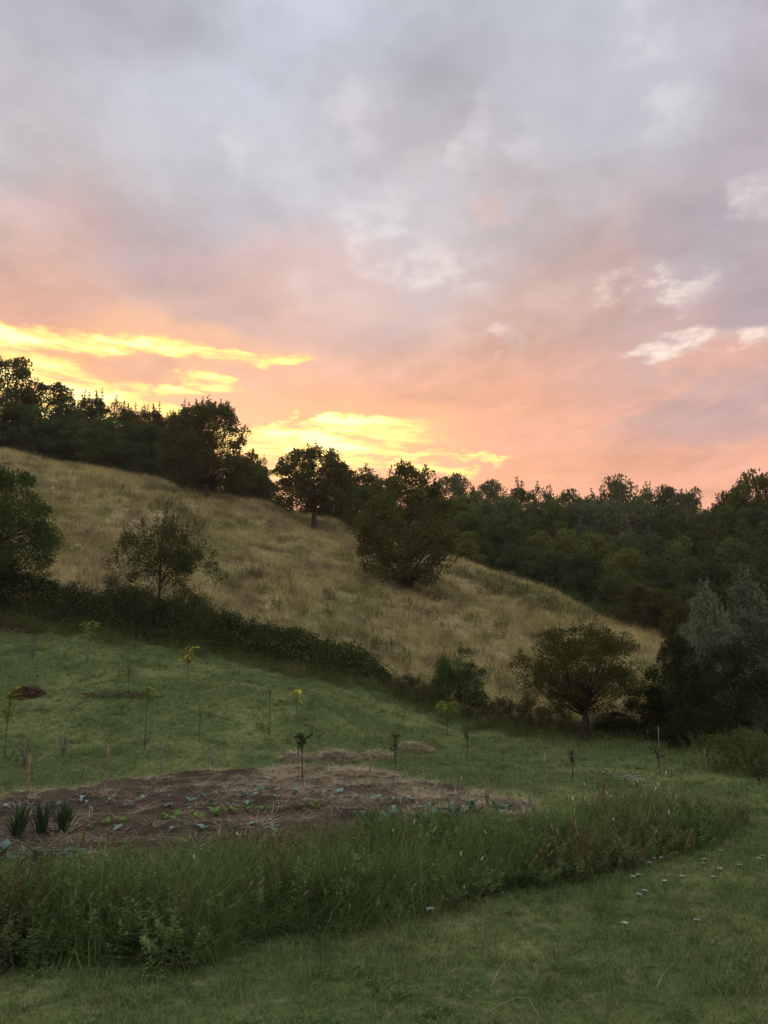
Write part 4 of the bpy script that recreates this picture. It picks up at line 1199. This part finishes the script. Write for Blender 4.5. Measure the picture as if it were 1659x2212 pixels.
# --- undergrowth at the wood's edge and weeds by the right bushes
def build_undergrowth():
    rng = np.random.default_rng(90)
    src = [herb_mesh('under_a', 1.2, 14, 26, .2, .11, 91, M['forest_dark'], .9, stem=.012), herb_mesh('under_b', 1.0, 14, 26, .2, .11, 92, M['forest'], .9, stem=.012)]
    P = []
    line = [(-250, 86), (0, 82.5), (220, 83), (450, 84), (560, 84), (740, 93), (800, 86), (990, 80), (1200, 69), (1310, 60.5), (1450, 53), (1560, 48)]
    for (u1, y1), (u2, y2) in zip(line[:-1], line[1:]):
        for k in range(46):
            t = rng.random(); u = u1 + (u2 - u1) * t; Y = y1 + (y2 - y1) * t + rng.random() ** 1.5 * 9
            P.append(stand(u, Y))
    P = np.array(P)
    scatter('wood_undergrowth', P, rng.integers(0, 2, len(P)), rng.uniform(.6, 1.4, len(P)), src, 'dark undergrowth along the edge of the wood', seed=9)
    src = [herb_mesh('herb_a', .75, 7, 42, .09, .03, 93, M['herb'], .22, .1, .006), herb_mesh('herb_b', .55, 8, 34, .08, .035, 94, M['herb'], .25, .1, .006), blade_mesh('herb_c', 60, .25, .6, .012, .6, 95, M['lawn_blade'], .4, heads=.2)]
    P = []
    for k in range(150):
        u = rng.uniform(1470, 1760); Y = np.interp(u, [1470, 1560, 1760], [22.3, 21.4, 20.0]) + rng.normal(0, .7)
        P.append(stand(u, Y))
    P = np.array(P)
    scatter('roadside_herbs', P, rng.integers(0, 3, len(P)), rng.uniform(.6, 1.25, len(P)), src, 'bright green weeds growing at the foot of the dark bushes', seed=10)
    # brownish grass along the scrub line
    src = [blade_mesh('edge_a', 60, .35, .6, .012, .6, 96, M['meadow_green'], .4, heads=.3), blade_mesh('edge_b', 60, .35, .5, .012, .7, 97, M['meadow_green'], .5)]
    x = rng.uniform(-24, 15, 900); y = hedge_y(x) + rng.normal(-1.2, .8, 900)
    scatter('hedge_foot_grass', np.column_stack([x, y, zt(x, y)]), rng.integers(0, 2, 900), rng.uniform(.6, 1.1, 900), src, 'rough brown and green grass along the hedge foot', seed=12)
build_undergrowth()

for (u, v, vb, r, lab) in [(1618, 1562, 1650, 42, 'bright green broom-like bush at the right edge before the dark bushes'), (1572, 1605, 1652, 15, 'slim yellow-green upright weed before the black-green bush')]:
    p = ground(u, vb)
    bm_ = tree_meshes('broom', 300 + u, 1.2, .08, .02, prof(.6, [(0, .35), (.4, .7), (.7, 1.0), (1, .5)]), 40, 3600, .07, .02, .16, 40, .3, leaf='herb', asym=.3, vase=True, up=.8)
    place_tree('broom_bush' if r > 20 else 'tall_weed', bm_, p, top_height(u, v, p[1], p[2]), r * p[1] / VF, 1.1, lab, 'bush' if r > 20 else 'weed')

# ------------------------------------------------------------------ saplings
def leaf_piece(name, L, Wd, mat, curl=.25, n=3):
    """one broad leaf, folded along its midrib and curling down"""
    V = []; Q = []
    for j in range(n + 1):
        t = j / n
        w = Wd * math.sin(math.pi * (.08 + .86 * t)) ** .8 * .5 if j < n else .004
        zz = curl * L * (.6 * t - 1.1 * t * t)
        V += [(L * t, -w, zz + .25 * w), (L * t, 0, zz - .1 * w), (L * t, w, zz + .25 * w)]
        if j:
            a = 3 * (j - 1)
            Q += [(a, a + 1, a + 4, a + 3), (a + 1, a + 2, a + 5, a + 4)]
    me = np_mesh(name, np.array(V), np.array(Q), True)
    me.materials.append(M[mat])
    return me

def sapling(u, vtop, vbase, label, leafmat, crown, n_leaf, L, Wd, bark='twig', stem_r=.014, twigs=7, droop=0.2, lean=0.0, as_parts=True, group='saplings planted in the mown plot', seed=0, Y=None, name='sapling'):
    """crown: (v_top, v_bottom, half width px)"""
    rng = np.random.default_rng(900 + int(u) + seed)
    p = ground(u, vbase) if Y is None else stand(u, Y)
    z0 = surf(p[0], p[1]); H = top_height(u, vtop, p[1], z0); px = p[1] / VF
    t = thing(name, label, 'sapling', (p[0], p[1], z0 - .03), 0, group)
    T = Tubes()
    m = 6; zz = np.linspace(-.05, H * .93, m)
    tr = np.column_stack([np.cumsum(rng.normal(0, .012, m)) + lean * zz, np.cumsum(rng.normal(0, .012, m)), zz])
    T.add(tr, np.linspace(stem_r, stem_r * .45, m), 6)
    zt_, zb_ = H * (1 - (crown[0] - vtop) / max(vbase - vtop, 1)), H * (1 - (crown[1] - vtop) / max(vbase - vtop, 1))
    ends = []
    for k in range(twigs):
        zs = rng.uniform(zb_ * .92, zb_ + (zt_ - zb_) * .7); a = rng.random() * 6.28; rad = crown[2] * px * rng.uniform(.45, 1.0)
        s = np.array([np.interp(zs, zz, tr[:, 0]), np.interp(zs, zz, tr[:, 1]), zs])
        e = s + [rad * math.cos(a), rad * math.sin(a) * .9, rng.uniform(.2, 1.0) * (zt_ - zs) + .02]
        c = (s + e) / 2 + [0, 0, .12 * rad]
        T.add(bez(s, c, e, 4), np.linspace(stem_r * .5, stem_r * .2, 4), 4)
        ends.append((s, c, e))
    mesh_obj('trunk', T.mesh('sapling_trunk'), M[bark], t)
    C = []; A = []
    for i in range(n_leaf):
        s, c, e = ends[i % max(len(ends), 1)] if ends else (tr[2], tr[4], tr[-1])
        k = rng.uniform(.25, 1.0)
        q = (1 - k) ** 2 * s + 2 * k * (1 - k) * c + k * k * e
        if rng.random() < .2:
            q = tr[-1] - [0, 0, rng.random() * (zt_ - zb_) * .6]
        q = q + rng.normal(0, .02, 3)
        a = rng.random() * 6.28
        C.append(q); A.append((math.cos(a), math.sin(a), rng.uniform(-droop * 2.2, .45)))
    C = np.array(C); A = unit(np.array(A))
    if as_parts:
        me = leaf_piece('sapling_leaf_' + leafmat, L, Wd, leafmat)
        for q, a in zip(C, A):
            o = bpy.data.objects.new('leaf', me); link(o, t)
            o.location = q
            o.rotation_euler = (Vector(a).to_track_quat('X', 'Z') @ Matrix.Rotation(rng.normal(0, .4), 4, 'X').to_quaternion()).to_euler()
            s = rng.uniform(.7, 1.2); o.scale = (s, s, s)
    else:
        nr = unit(rng.normal(size=(len(C), 3)) * .6 + [0, 0, 1])
        sz = rng.uniform(.7, 1.2, len(C))
        V, Q = leaf_arrays(C, A, nr, L * sz, Wd * sz, .12)
        mesh_obj('foliage', np_mesh('sapling_foliage', V, Q), M[leafmat], t)
    return t

sapling(190, 1333, 1432, 'sapling with lime green leaves on a pale stem, closest to the bramble hedge', 'lime_leaf', (1337, 1382, 30), 90, .21, .08, 'bark_pale', .018, 10, .4)
sapling(407, 1388, 1483, 'bright yellow leaved sapling on a pale stem, just below the bramble hedge', 'yellow_leaf', (1394, 1440, 28), 90, .20, .078, 'bark_pale', .018, 10, .45)
sapling(313, 1472, 1620, 'tall thin sapling with yellow-green tuft on top, third from the left edge', 'lime_leaf', (1475, 1515, 18), 46, .17, .065, 'twig', .012, 7, .1, .03)
sapling(8, 1476, 1642, 'sapling with lime green tufts cut by the left edge', 'lime_leaf', (1478, 1560, 24), 60, .19, .075, 'twig', .012, 9, .2)
sapling(432, 1518, 1604, 'nearly bare thin sapling in the middle of the plot', 'green_leaf', (1520, 1590, 7), 14, .05, .02, 'twig', .010, 5, .2, as_parts=False)
sapling(583, 1478, 1588, 'thin dark sapling with few tiny leaves, behind the leafy plum sapling', 'green_leaf', (1480, 1530, 9), 20, .07, .03, 'twig', .013, 5, .2, as_parts=False)
sapling(640, 1480, 1560, 'sapling with a handful of big pale yellow leaves', 'yellow_leaf', (1482, 1520, 12), 11, .26, .15, 'twig', .010, 4, .2)
sapling(278, 1424, 1500, 'slender green sapling between the two yellow leaved ones', 'green_leaf', (1426, 1480, 8), 22, .10, .04, 'twig', .012, 5, .3, as_parts=False)
sapling(655, 1572, 1690, 'dark leaved sapling standing in the edge of the soil bed', 'plum_leaf', (1574, 1622, 22), 190, .075, .038, 'bark', .017, 9, .1, as_parts=False)
sapling(855, 1572, 1664, 'narrow columnar sapling beside the straw heaps', 'green_leaf', (1575, 1635, 9), 110, .085, .04, 'bark', .014, 8, .2, -.02, as_parts=False)
sapling(968, 1512, 1590, 'peach sapling with long drooping leaves below the scrub line', 'lime_leaf', (1514, 1532, 22), 36, .26, .065, 'bark', .018, 7, .5, .02)
sapling(1011, 1562, 1630, 'sapling with yellowing leaf, right of the peach sapling', 'green_leaf', (1565, 1598, 9), 40, .11, .05, 'bark', .015, 6, .4, as_parts=False)
sapling(1238, 1602, 1690, 'twin stemmed sapling with drooping dark leaves in the right lawn', 'plum_leaf', (1606, 1650, 12), 56, .075, .028, 'bark', .016, 7, .5, .03, as_parts=False)
sapling(1251, 1582, 1628, 'tiny thin sapling in front of the fruit tree trunk', 'green_leaf', (1584, 1600, 6), 14, .07, .03, 'twig', .010, 3, .3, as_parts=False)
sapling(1426, 1600, 1676, 'sapling with pale leaves tied to a tall cane at the dark bushes', 'green_leaf', (1602, 1642, 18), 60, .085, .045, 'bark', .016, 8, .3, as_parts=False)
sapling(1642, 1650, 1697, 'squat little tree with dark crown at the right edge', 'green_leaf', (1654, 1682, 40), 160, .06, .03, 'bark', .024, 12, .2, as_parts=False)
sapling(690, 1575, 1612, 'small olive bush behind the leafy plum sapling', 'green_leaf', (1576, 1606, 18), 120, .05, .02, 'twig', .008, 10, .1, as_parts=False, name='small_bush')
sapling(176, 1500, 1518, 'tiny yellow seedling by the brown leaf heap', 'yellow_leaf', (1501, 1512, 7), 16, .09, .05, 'twig', .008, 5, .2, as_parts=False, name='seedling')

# ------------------------------------------------------------------ stakes
def stake(u, vtop, vbase, r, mat, label, lean=(0, 0), kind='garden_stake', wire=False, cane=None):
    p = ground(u, vbase); z0 = surf(p[0], p[1]); H = top_height(u, vtop, p[1], z0)
    rng = np.random.default_rng(int(u) * 3 + 1)
    t = thing(kind, label, 'stake', (p[0], p[1], z0), 0, 'wooden stakes round the vegetable bed')
    T = Tubes()
    zz = np.linspace(-.15, H, 6)
    pts = np.column_stack([lean[0] * zz + rng.normal(0, r * .12, 6), lean[1] * zz + rng.normal(0, r * .12, 6), zz])
    T.add(pts, np.array([1.0, 1.02, .98, 1.0, .96, .93]) * r, 7)
    mesh_obj('shaft', T.mesh('stake_shaft'), M[mat], t)
    if wire:
        T2 = Tubes(); th = np.linspace(0, 6.6, 9)
        zc = H * .45
        T2.add(np.column_stack([lean[0] * zc + (r + .004) * np.cos(th), lean[1] * zc + (r + .004) * np.sin(th), zc + .006 * th]), .004, 4)
        mesh_obj('wire_tie', T2.mesh('wire_tie'), M['bark'], t)
    if cane:
        T3 = Tubes(); T3.add(np.array([[r + .008, 0, H * .25], [r + .01, 0, H * .8], [r + .015, .01, H * cane]]), .008, 5)
        mesh_obj('cane', T3.mesh('stake_cane'), M['wood'], t)
    return t
for s in [
    (60, 1630, 1712, .042, 'wood', 'thick wooden post at the left end of the soil bed', (-.03, 0), 'garden_post', True),
    (229, 1612, 1691, .034, 'wood', 'thick wooden post at the soil edge, second from the left', (.03, 0), 'garden_post', True),
    (347, 1607, 1684, .018, 'wood_grey', 'thin grey stake at the soil edge, third from the left'),
    (457, 1607, 1654, .02, 'wood_grey', 'short grey stake in the grass, fourth from the left'),
    (644, 1612, 1655, .026, 'wood_grey', 'stake just behind the dark leaved sapling'),
    (799, 1627, 1678, .02, 'wood', 'brown stake between dark sapling and columnar sapling'),
    (937, 1636, 1678, .012, 'wood_grey', 'thin pale rod in the grass beyond the straw edge'),
    (1145, 1702, 1744, .016, 'wood_grey', 'grey stake at the right end of the soil bed'),
    (1179, 1629, 1727, .016, 'wood', 'tall thin brown stake right of the soil bed'),
    (1304, 1671, 1718, .026, 'wood_red', 'reddish stake by the white flowers in the weeds'),
    (716, 1715, 1772, .036, 'wood', 'thick post rising out of the weeds at the bed front'),
    (176, 1784, 1842, .026, 'wood_red', 'rusty brown stake leaning beside the leeks', (.06, 0)),
    (1391, 1643, 1661, .018, 'wood_grey', 'small pale peg in the lawn before the dark bushes'),
    (1427, 1570, 1677, .012, 'wood_grey', 'tall pale cane beside the sapling at the dark bushes', (.01, 0), 'bamboo_cane'),
    (990, 1452, 1512, .02, 'wood_grey', 'pale stake inside the small round tree'),
    (416, 1278, 1340, .022, 'wood_grey', 'thin stake standing in the bramble hedge by the cherry tree')]:
    stake(*s)
stake(1052, 1702, 1776, .03, 'wood', 'brown post with a thin cane above it at the right end of the bed', (0, 0), 'garden_post', False, 1.62)

# ------------------------------------------------------------------ vegetables
def rosette(u, v, name, label, cat, group, me_list, n, spread, scale, tilt=(.2, 1.25), seed=0):
    p = ground(u, v)
    rng = np.random.default_rng(int(u * 7 + v) + seed)
    if name in ('cabbage', 'lettuce', 'kale'):
        mark = 'beside the leeks' if u < 190 else 'left part' if u < 330 else 'middle part' if u < 520 else 'below dark sapling' if u < 740 else 'right part'
        row = 'far row' if v < 1735 else 'second row' if v < 1757 else 'third row' if v < 1785 else 'front row'
        label = label.replace('ROW', row).replace('MARK', mark)
    t = thing(name, label, cat, (p[0], p[1], surf(p[0], p[1]) - .005), rng.random() * 6.28, group)
    for i in range(n):
        o = bpy.data.objects.new('leaf', me_list[i % len(me_list)]); link(o, t)
        a = i * 2.4 + rng.normal(0, .3); el = rng.uniform(*tilt)
        o.rotation_euler = (rng.normal(0, .25), -el, a)
        s = scale * rng.uniform(.7, 1.15); o.scale = (s, s, s)
        o.location = (math.cos(a) * spread * .2, math.sin(a) * spread * .2, .02 + .02 * rng.random())
    return t
cab = [leaf_piece('cabbage_leaf_a', .17, .115, 'cabbage', .7), leaf_piece('cabbage_leaf_b', .145, .09, 'cabbage', .9)]
let = [leaf_piece('lettuce_leaf_a', .18, .10, 'lettuce', .6), leaf_piece('lettuce_leaf_b', .15, .085, 'lettuce', .9)]
kal = [leaf_piece('kale_leaf_a', .24, .13, 'kale', .7), leaf_piece('kale_leaf_b', .2, .11, 'kale', 1.0)]
def crop8(x, y): return (x / 1.508 / 1.8228, (2950 + y / 1.508) / 1.8228)
def crop9(x, y): return ((900 + x / 1.508) / 1.8228, (2950 + y / 1.508) / 1.8228)
for (x, y) in [(475, 330), (345, 355), (300, 378), (155, 395), (515, 362), (550, 392), (645, 338), (770, 338), (860, 306), (990, 306), (1100, 300), (1135, 332), (1200, 300),
               (1295, 290), (985, 378), (1115, 366), (1250, 374), (1345, 362), (1390, 352), (1475, 356), (1500, 302), (1545, 278), (1640, 322), (185, 335), (30, 360), (205, 350),
               (1030, 505), (1215, 500), (1625, 484), (700, 505)]:
    rosette(*crop8(x, y), 'cabbage', 'young blue-green cabbage, ROW of the soil bed, MARK', 'cabbage', 'young cabbages in the soil bed', cab, random.randint(3, 5), .08, random.uniform(.6, 1.0))
for (x, y) in [(95, 290), (185, 280), (285, 278), (400, 290), (490, 278), (590, 275), (675, 290), (675, 318), (765, 322), (980, 332), (1065, 325), (875, 320), (265, 482), (150, 478),
               (810, 412), (995, 396), (730, 420), (1130, 396), (1220, 380), (1310, 374)]:
    rosette(*crop9(x, y), 'cabbage', 'young blue-green cabbage, ROW of the soil bed, MARK', 'cabbage', 'young cabbages in the soil bed', cab, random.randint(3, 6), .08, random.uniform(.6, 1.0))
for f, x, y in [(crop8, 640, 475), (crop8, 740, 465), (crop8, 965, 436), (crop8, 1045, 432), (crop8, 1160, 434), (crop8, 1270, 426), (crop8, 1360, 404), (crop8, 1465, 406), (crop8, 1560, 400), (crop8, 525, 497),
                (crop9, 115, 404), (crop9, 205, 400), (crop9, 315, 398), (crop9, 410, 384), (crop9, 515, 374)]:
    rosette(*f(x, y), 'lettuce', 'bright green lettuce, ROW of the soil bed, MARK', 'lettuce', 'lettuces in a row', let, random.randint(4, 6), .05, random.uniform(.75, 1.1), (.4, 1.2))
for (x, y) in [(960, 452), (1110, 462), (1160, 452), (1230, 446), (1300, 436), (1350, 440), (1395, 426), (1440, 406), (1490, 412), (1600, 398), (1645, 390)]:
    rosette(*crop9(x, y), 'kale', 'leafy blue-green kale at the right end of the bed behind the weeds', 'kale', 'kale plants behind the weeds', kal, random.randint(10, 13), .1, random.uniform(.85, 1.2), (.2, 1.4))
for (x, y) in [(150, 690), (60, 715), (210, 705), (275, 672), (15, 680), (110, 740), (0, 745), (430, 655)]:
    rosette(*crop8(x, y), 'kale', 'big pale blue-green cabbage head at the left front corner', 'cabbage', 'big cabbages at the left corner', kal, random.randint(12, 15), .12, random.uniform(.7, 1.0), (.2, 1.4))
# leeks: fans of long upright leaves
lk = [leaf_piece('leek_leaf_a', .62, .05, 'leek', .12, 5), leaf_piece('leek_leaf_b', .52, .05, 'leek', .35, 5)]
for (u, vb, lab) in [(35, 1818, 'clump of upright dark green leeks, first from the left edge'), (88, 1808, 'clump of upright dark green leeks, middle of three'), (136, 1800, 'widest clump of upright dark green leeks beside the rusty stake')]:
    p = ground(u, vb); rng = np.random.default_rng(int(u))
    t = thing('leek_clump', lab, 'leeks', (p[0], p[1], surf(p[0], p[1])), 0, 'leek clumps at the left of the bed')
    for i in range(34):
        o = bpy.data.objects.new('leaf', lk[i % 2]); link(o, t)
        o.rotation_euler = (rng.normal(0, .2), -rng.uniform(1.12, 1.54), rng.random() * 6.28)
        s = rng.uniform(.65, 1.0); o.scale = (s, s, s)
        o.location = (rng.normal(0, .05), rng.normal(0, .05), 0)

# ------------------------------------------------------------------ heaps
def heap(u, v, rx, ry, h, n, L, w, mat, name, label, cat, seed, lift=.13):
    p = ground(u, v); rng = np.random.default_rng(seed)
    t = thing(name, label, cat, (p[0], p[1], z1(p[0], p[1])), 0)
    a = rng.random(n) * 6.283; rr = rng.random(n) ** .6
    x = rx * rr * np.cos(a); y = ry * rr * np.sin(a)
    z = zt(x + p[0], y + p[1]) - z1(p[0], p[1]) + h * (1 - rr ** 2) * rng.random(n) * (.6 + .8 * vnoise(x * 3, y * 3, 1.0, seed, 2)) + lift * (1 - .8 * rr ** 2)
    az = rng.random(n) * 6.283
    ax = np.stack([np.cos(az), np.sin(az), rng.normal(0, .25, n)], 1)
    V, Q = leaf_arrays(np.column_stack([x, y, z]), ax, unit(rng.normal(size=(n, 3)) * .5 + [0, 0, 1]), L * rng.uniform(.5, 1.2, n), w * rng.uniform(.7, 1.3, n))
    o = mesh_obj('litter', np_mesh(name + '_litter', V, Q), M[mat], t)
    o['kind'] = 'stuff'
heap(722, 1643, .62, .5, .16, 2600, .3, .012, 'straw', 'straw_heap', 'pale straw heap on the grass behind the soil bed, the larger one', 'straw', 1)
heap(632, 1643, .36, .35, .08, 900, .28, .012, 'straw', 'straw_heap', 'thin straw scatter just behind the dark leaved sapling', 'straw', 2)
heap(812, 1638, .45, .4, .08, 900, .28, .012, 'straw', 'straw_heap', 'small straw scatter left of the columnar sapling', 'straw', 3)
heap(894, 1622, .55, .45, .12, 1700, .3, .012, 'straw', 'straw_heap', 'pale straw heap right of the columnar sapling', 'straw', 4)
heap(57, 1501, .62, .5, .16, 2200, .09, .05, 'dead_leaf', 'leaf_heap', 'round heap of brown dead leaves near the left edge of the plot', 'leaf heap', 5)
heap(255, 1505, 1.5, .22, .08, 700, .10, .04, 'dead_leaf', 'leaf_heap', 'thin brown strip of dead leaves right of the round leaf heap', 'leaf heap', 6)
heap(20, 1352, 1.8, .8, .08, 1800, .10, .06, 'dead_leaf', 'leaf_heap', 'fallen brown leaves under the green tree at the left edge', 'leaf heap', 7)

# ------------------------------------------------------------------ flowers
def yarrow(u, v, label, group, h=.12, w=.027, name='yarrow_flower'):
    p = ground(u, v); rng = np.random.default_rng(int(u * 13 + v))
    hh = h * rng.uniform(.7, 1.2)
    t = thing(name, label, 'flower', (p[0], p[1], z1(p[0], p[1]) - .01), rng.random() * 6.28, group)
    T = Tubes(); T.add(bez((0, 0, 0), (.01, 0, hh * .6), (.02, .01, hh), 4), np.linspace(.004, .003, 4), 4)
    n = 22
    a = rng.random(n) * 6.283; r = w * np.sqrt(rng.random(n))
    c = np.column_stack([.02 + r * np.cos(a), .01 + r * np.sin(a), hh + .012 * rng.random(n) - r * .1])
    for q in c[:8]:
        T.add(np.array([[.018, .009, hh - .035], q - [0, 0, .004]]), .002, 3)
    mesh_obj('stem', T.mesh('flower_stem'), M['stem_green'], t)
    ax = np.column_stack([np.cos(a), np.sin(a), np.zeros(n)])
    V, Q = leaf_arrays(c - ax * .012, ax, np.tile([0, 0, 1.0], (n, 1)) + rng.normal(0, .2, (n, 3)), .03, .026)
    mesh_obj('bloom', np_mesh('flower_bloom', V, Q), M['white_bloom'], t)
def crop10(x, y): return ((1924 + x / 1.508) / 1.8228, (2950 + y / 1.508) / 1.8228)
for (x, y) in [(860, 690), (900, 690), (950, 702), (1270, 710), (1300, 710), (1367, 766), (1345, 806), (1145, 808), (935, 895), (895, 900), (885, 790), (850, 795), (820, 1090), (1228, 1070), (1495, 732), (1615, 702), (1620, 660), (1030, 678), (990, 683), (1385, 660), (1040, 825)]:
    yarrow(*crop10(x, y), 'white flat-topped yarrow flower in the near lawn', 'white yarrow flowers in the near lawn')
yarrow(926, 1992, 'single white yarrow bloom in front of the tall weeds', None, .2, .05)
rr_ = random.Random(3)
for k in range(34):
    x = rr_.uniform(600, 930); y = 175 + (x - 600) * .11 + rr_.uniform(-14, 18)
    yarrow(*crop10(x, y + 22), 'small white flower in the patch beside the reddish stake', 'patch of white flowers beyond the weeds', .26, .034)
for k in range(26):
    yarrow(rr_.uniform(80, 640), rr_.uniform(1440, 1600), 'tiny white flower scattered in the sloping plot', 'white flowers scattered in the sloping plot', .16, .034)

# dead white stemmed weed and fallen stalks
def dry_stalk(pts, r, name, label, mat='lawn_dry'):
    P = [ground(u, v) + [0, 0, h] for u, v, h in pts]
    T = Tubes(); T.add(np.array(P), np.linspace(r, r * .5, len(P)), 5)
    o = mesh_obj(name, T.mesh(name), M[mat]); tag(o, label, 'stalk')
def crop11(x, y): return ((1900 + x / 1.476) / 1.8228, (3500 + y / 1.476) / 1.8228)
dry_stalk([(*crop11(35, 742), .03), (*crop11(110, 722), .07), (*crop11(200, 705), .10), (*crop11(270, 712), .11), (*crop11(340, 790), .03)], .007, 'fallen_stalk', 'thick pale bent stalk lying in the grass at the bottom edge')
dry_stalk([(*crop11(20, 605), .04), (*crop11(90, 575), .07), (*crop11(180, 520), .10)], .004, 'fallen_stalk', 'thin dry stalk lying in the near lawn above the thick one')
def bush_dead(u, vb, vtop, label):
    p = ground(u, vb); rng = np.random.default_rng(int(u)); z0 = z1(p[0], p[1]); H = top_height(u, vtop, p[1], z0)
    T = Tubes()
    for k in range(16):
        a = rng.random() * 6.28; r = H * rng.uniform(.1, .45)
        e = np.array([r * math.cos(a), r * math.sin(a), H * rng.uniform(.55, 1)])
        T.add(bez((0, 0, -.03), (e[0] * .2, e[1] * .2, e[2] * .6), e, 5), np.linspace(.008, .003, 5), 4)
        for j in range(3):
            T.add(np.array([e, e + rng.normal(0, .05, 3) + [0, 0, .06]]), .006, 4)
    o = mesh_obj('dead_weed', T.mesh('dead_weed'), M['bark_pale']); o.location = (p[0], p[1], z0); tag(o, label, 'weed')
bush_dead(135, 1632, 1592, 'pale dried weed with whitish twigs in the sloping plot')
bush_dead(52, 1660, 1602, 'tall dried weed above the thick post at the left')
bush_dead(70, 1425, 1395, 'grey dead weed near the tree at the left edge')

# ------------------------------------------------------------------ evening haze in the air
def build_haze():
    x0, x1, y0, y1, za, zb = -470, 470, -310, 475, -6.0, 60.0
    V = [(x, y, z) for z in (za, zb) for y in (y0, y1) for x in (x0, x1)]
    F = [(0, 2, 3, 1), (4, 5, 7, 6), (0, 1, 5, 4), (2, 6, 7, 3), (0, 4, 6, 2), (1, 3, 7, 5)]
    me = bpy.data.meshes.new('haze'); me.from_pydata(V, [], F); me.update()
    m = bpy.data.materials.new('haze'); m.use_nodes = True; m.node_tree.nodes.clear()
    T = NT(m.node_tree)
    pv = T.n('ShaderNodeVolumePrincipled')
    pv.inputs['Color'].default_value = (.95, .92, .9, 1)
    pv.inputs['Density'].default_value = HAZE
    pv.inputs['Anisotropy'].default_value = .55
    o = T.n('ShaderNodeOutputMaterial'); T.link(pv.outputs[0], o.inputs['Volume'])
    tag(mesh_obj('haze', me, m), 'thin evening haze in the air over the valley', kind='stuff')
HAZE = .0002
build_haze()

# ------------------------------------------------------------------ look-alikes: say which one, counted from the left
ORD = 'first second third fourth fifth sixth seventh eighth ninth tenth eleventh twelfth'.split()
alike = {}
for o in SC.objects:
    if o.parent is None and o.get('category') in ('tree', 'cabbage', 'lettuce', 'kale', 'bush', 'shrub'):
        alike.setdefault(o['label'], []).append(o)
for lab, lst in alike.items():
    if 1 < len(lst) <= len(ORD) and len(lab.split()) <= 13:
        lst.sort(key=lambda o: o.location.x / max(o.location.y, 1))
        for k, o in enumerate(lst):
            o['label'] = f"{lab}, {ORD[k]} from left"
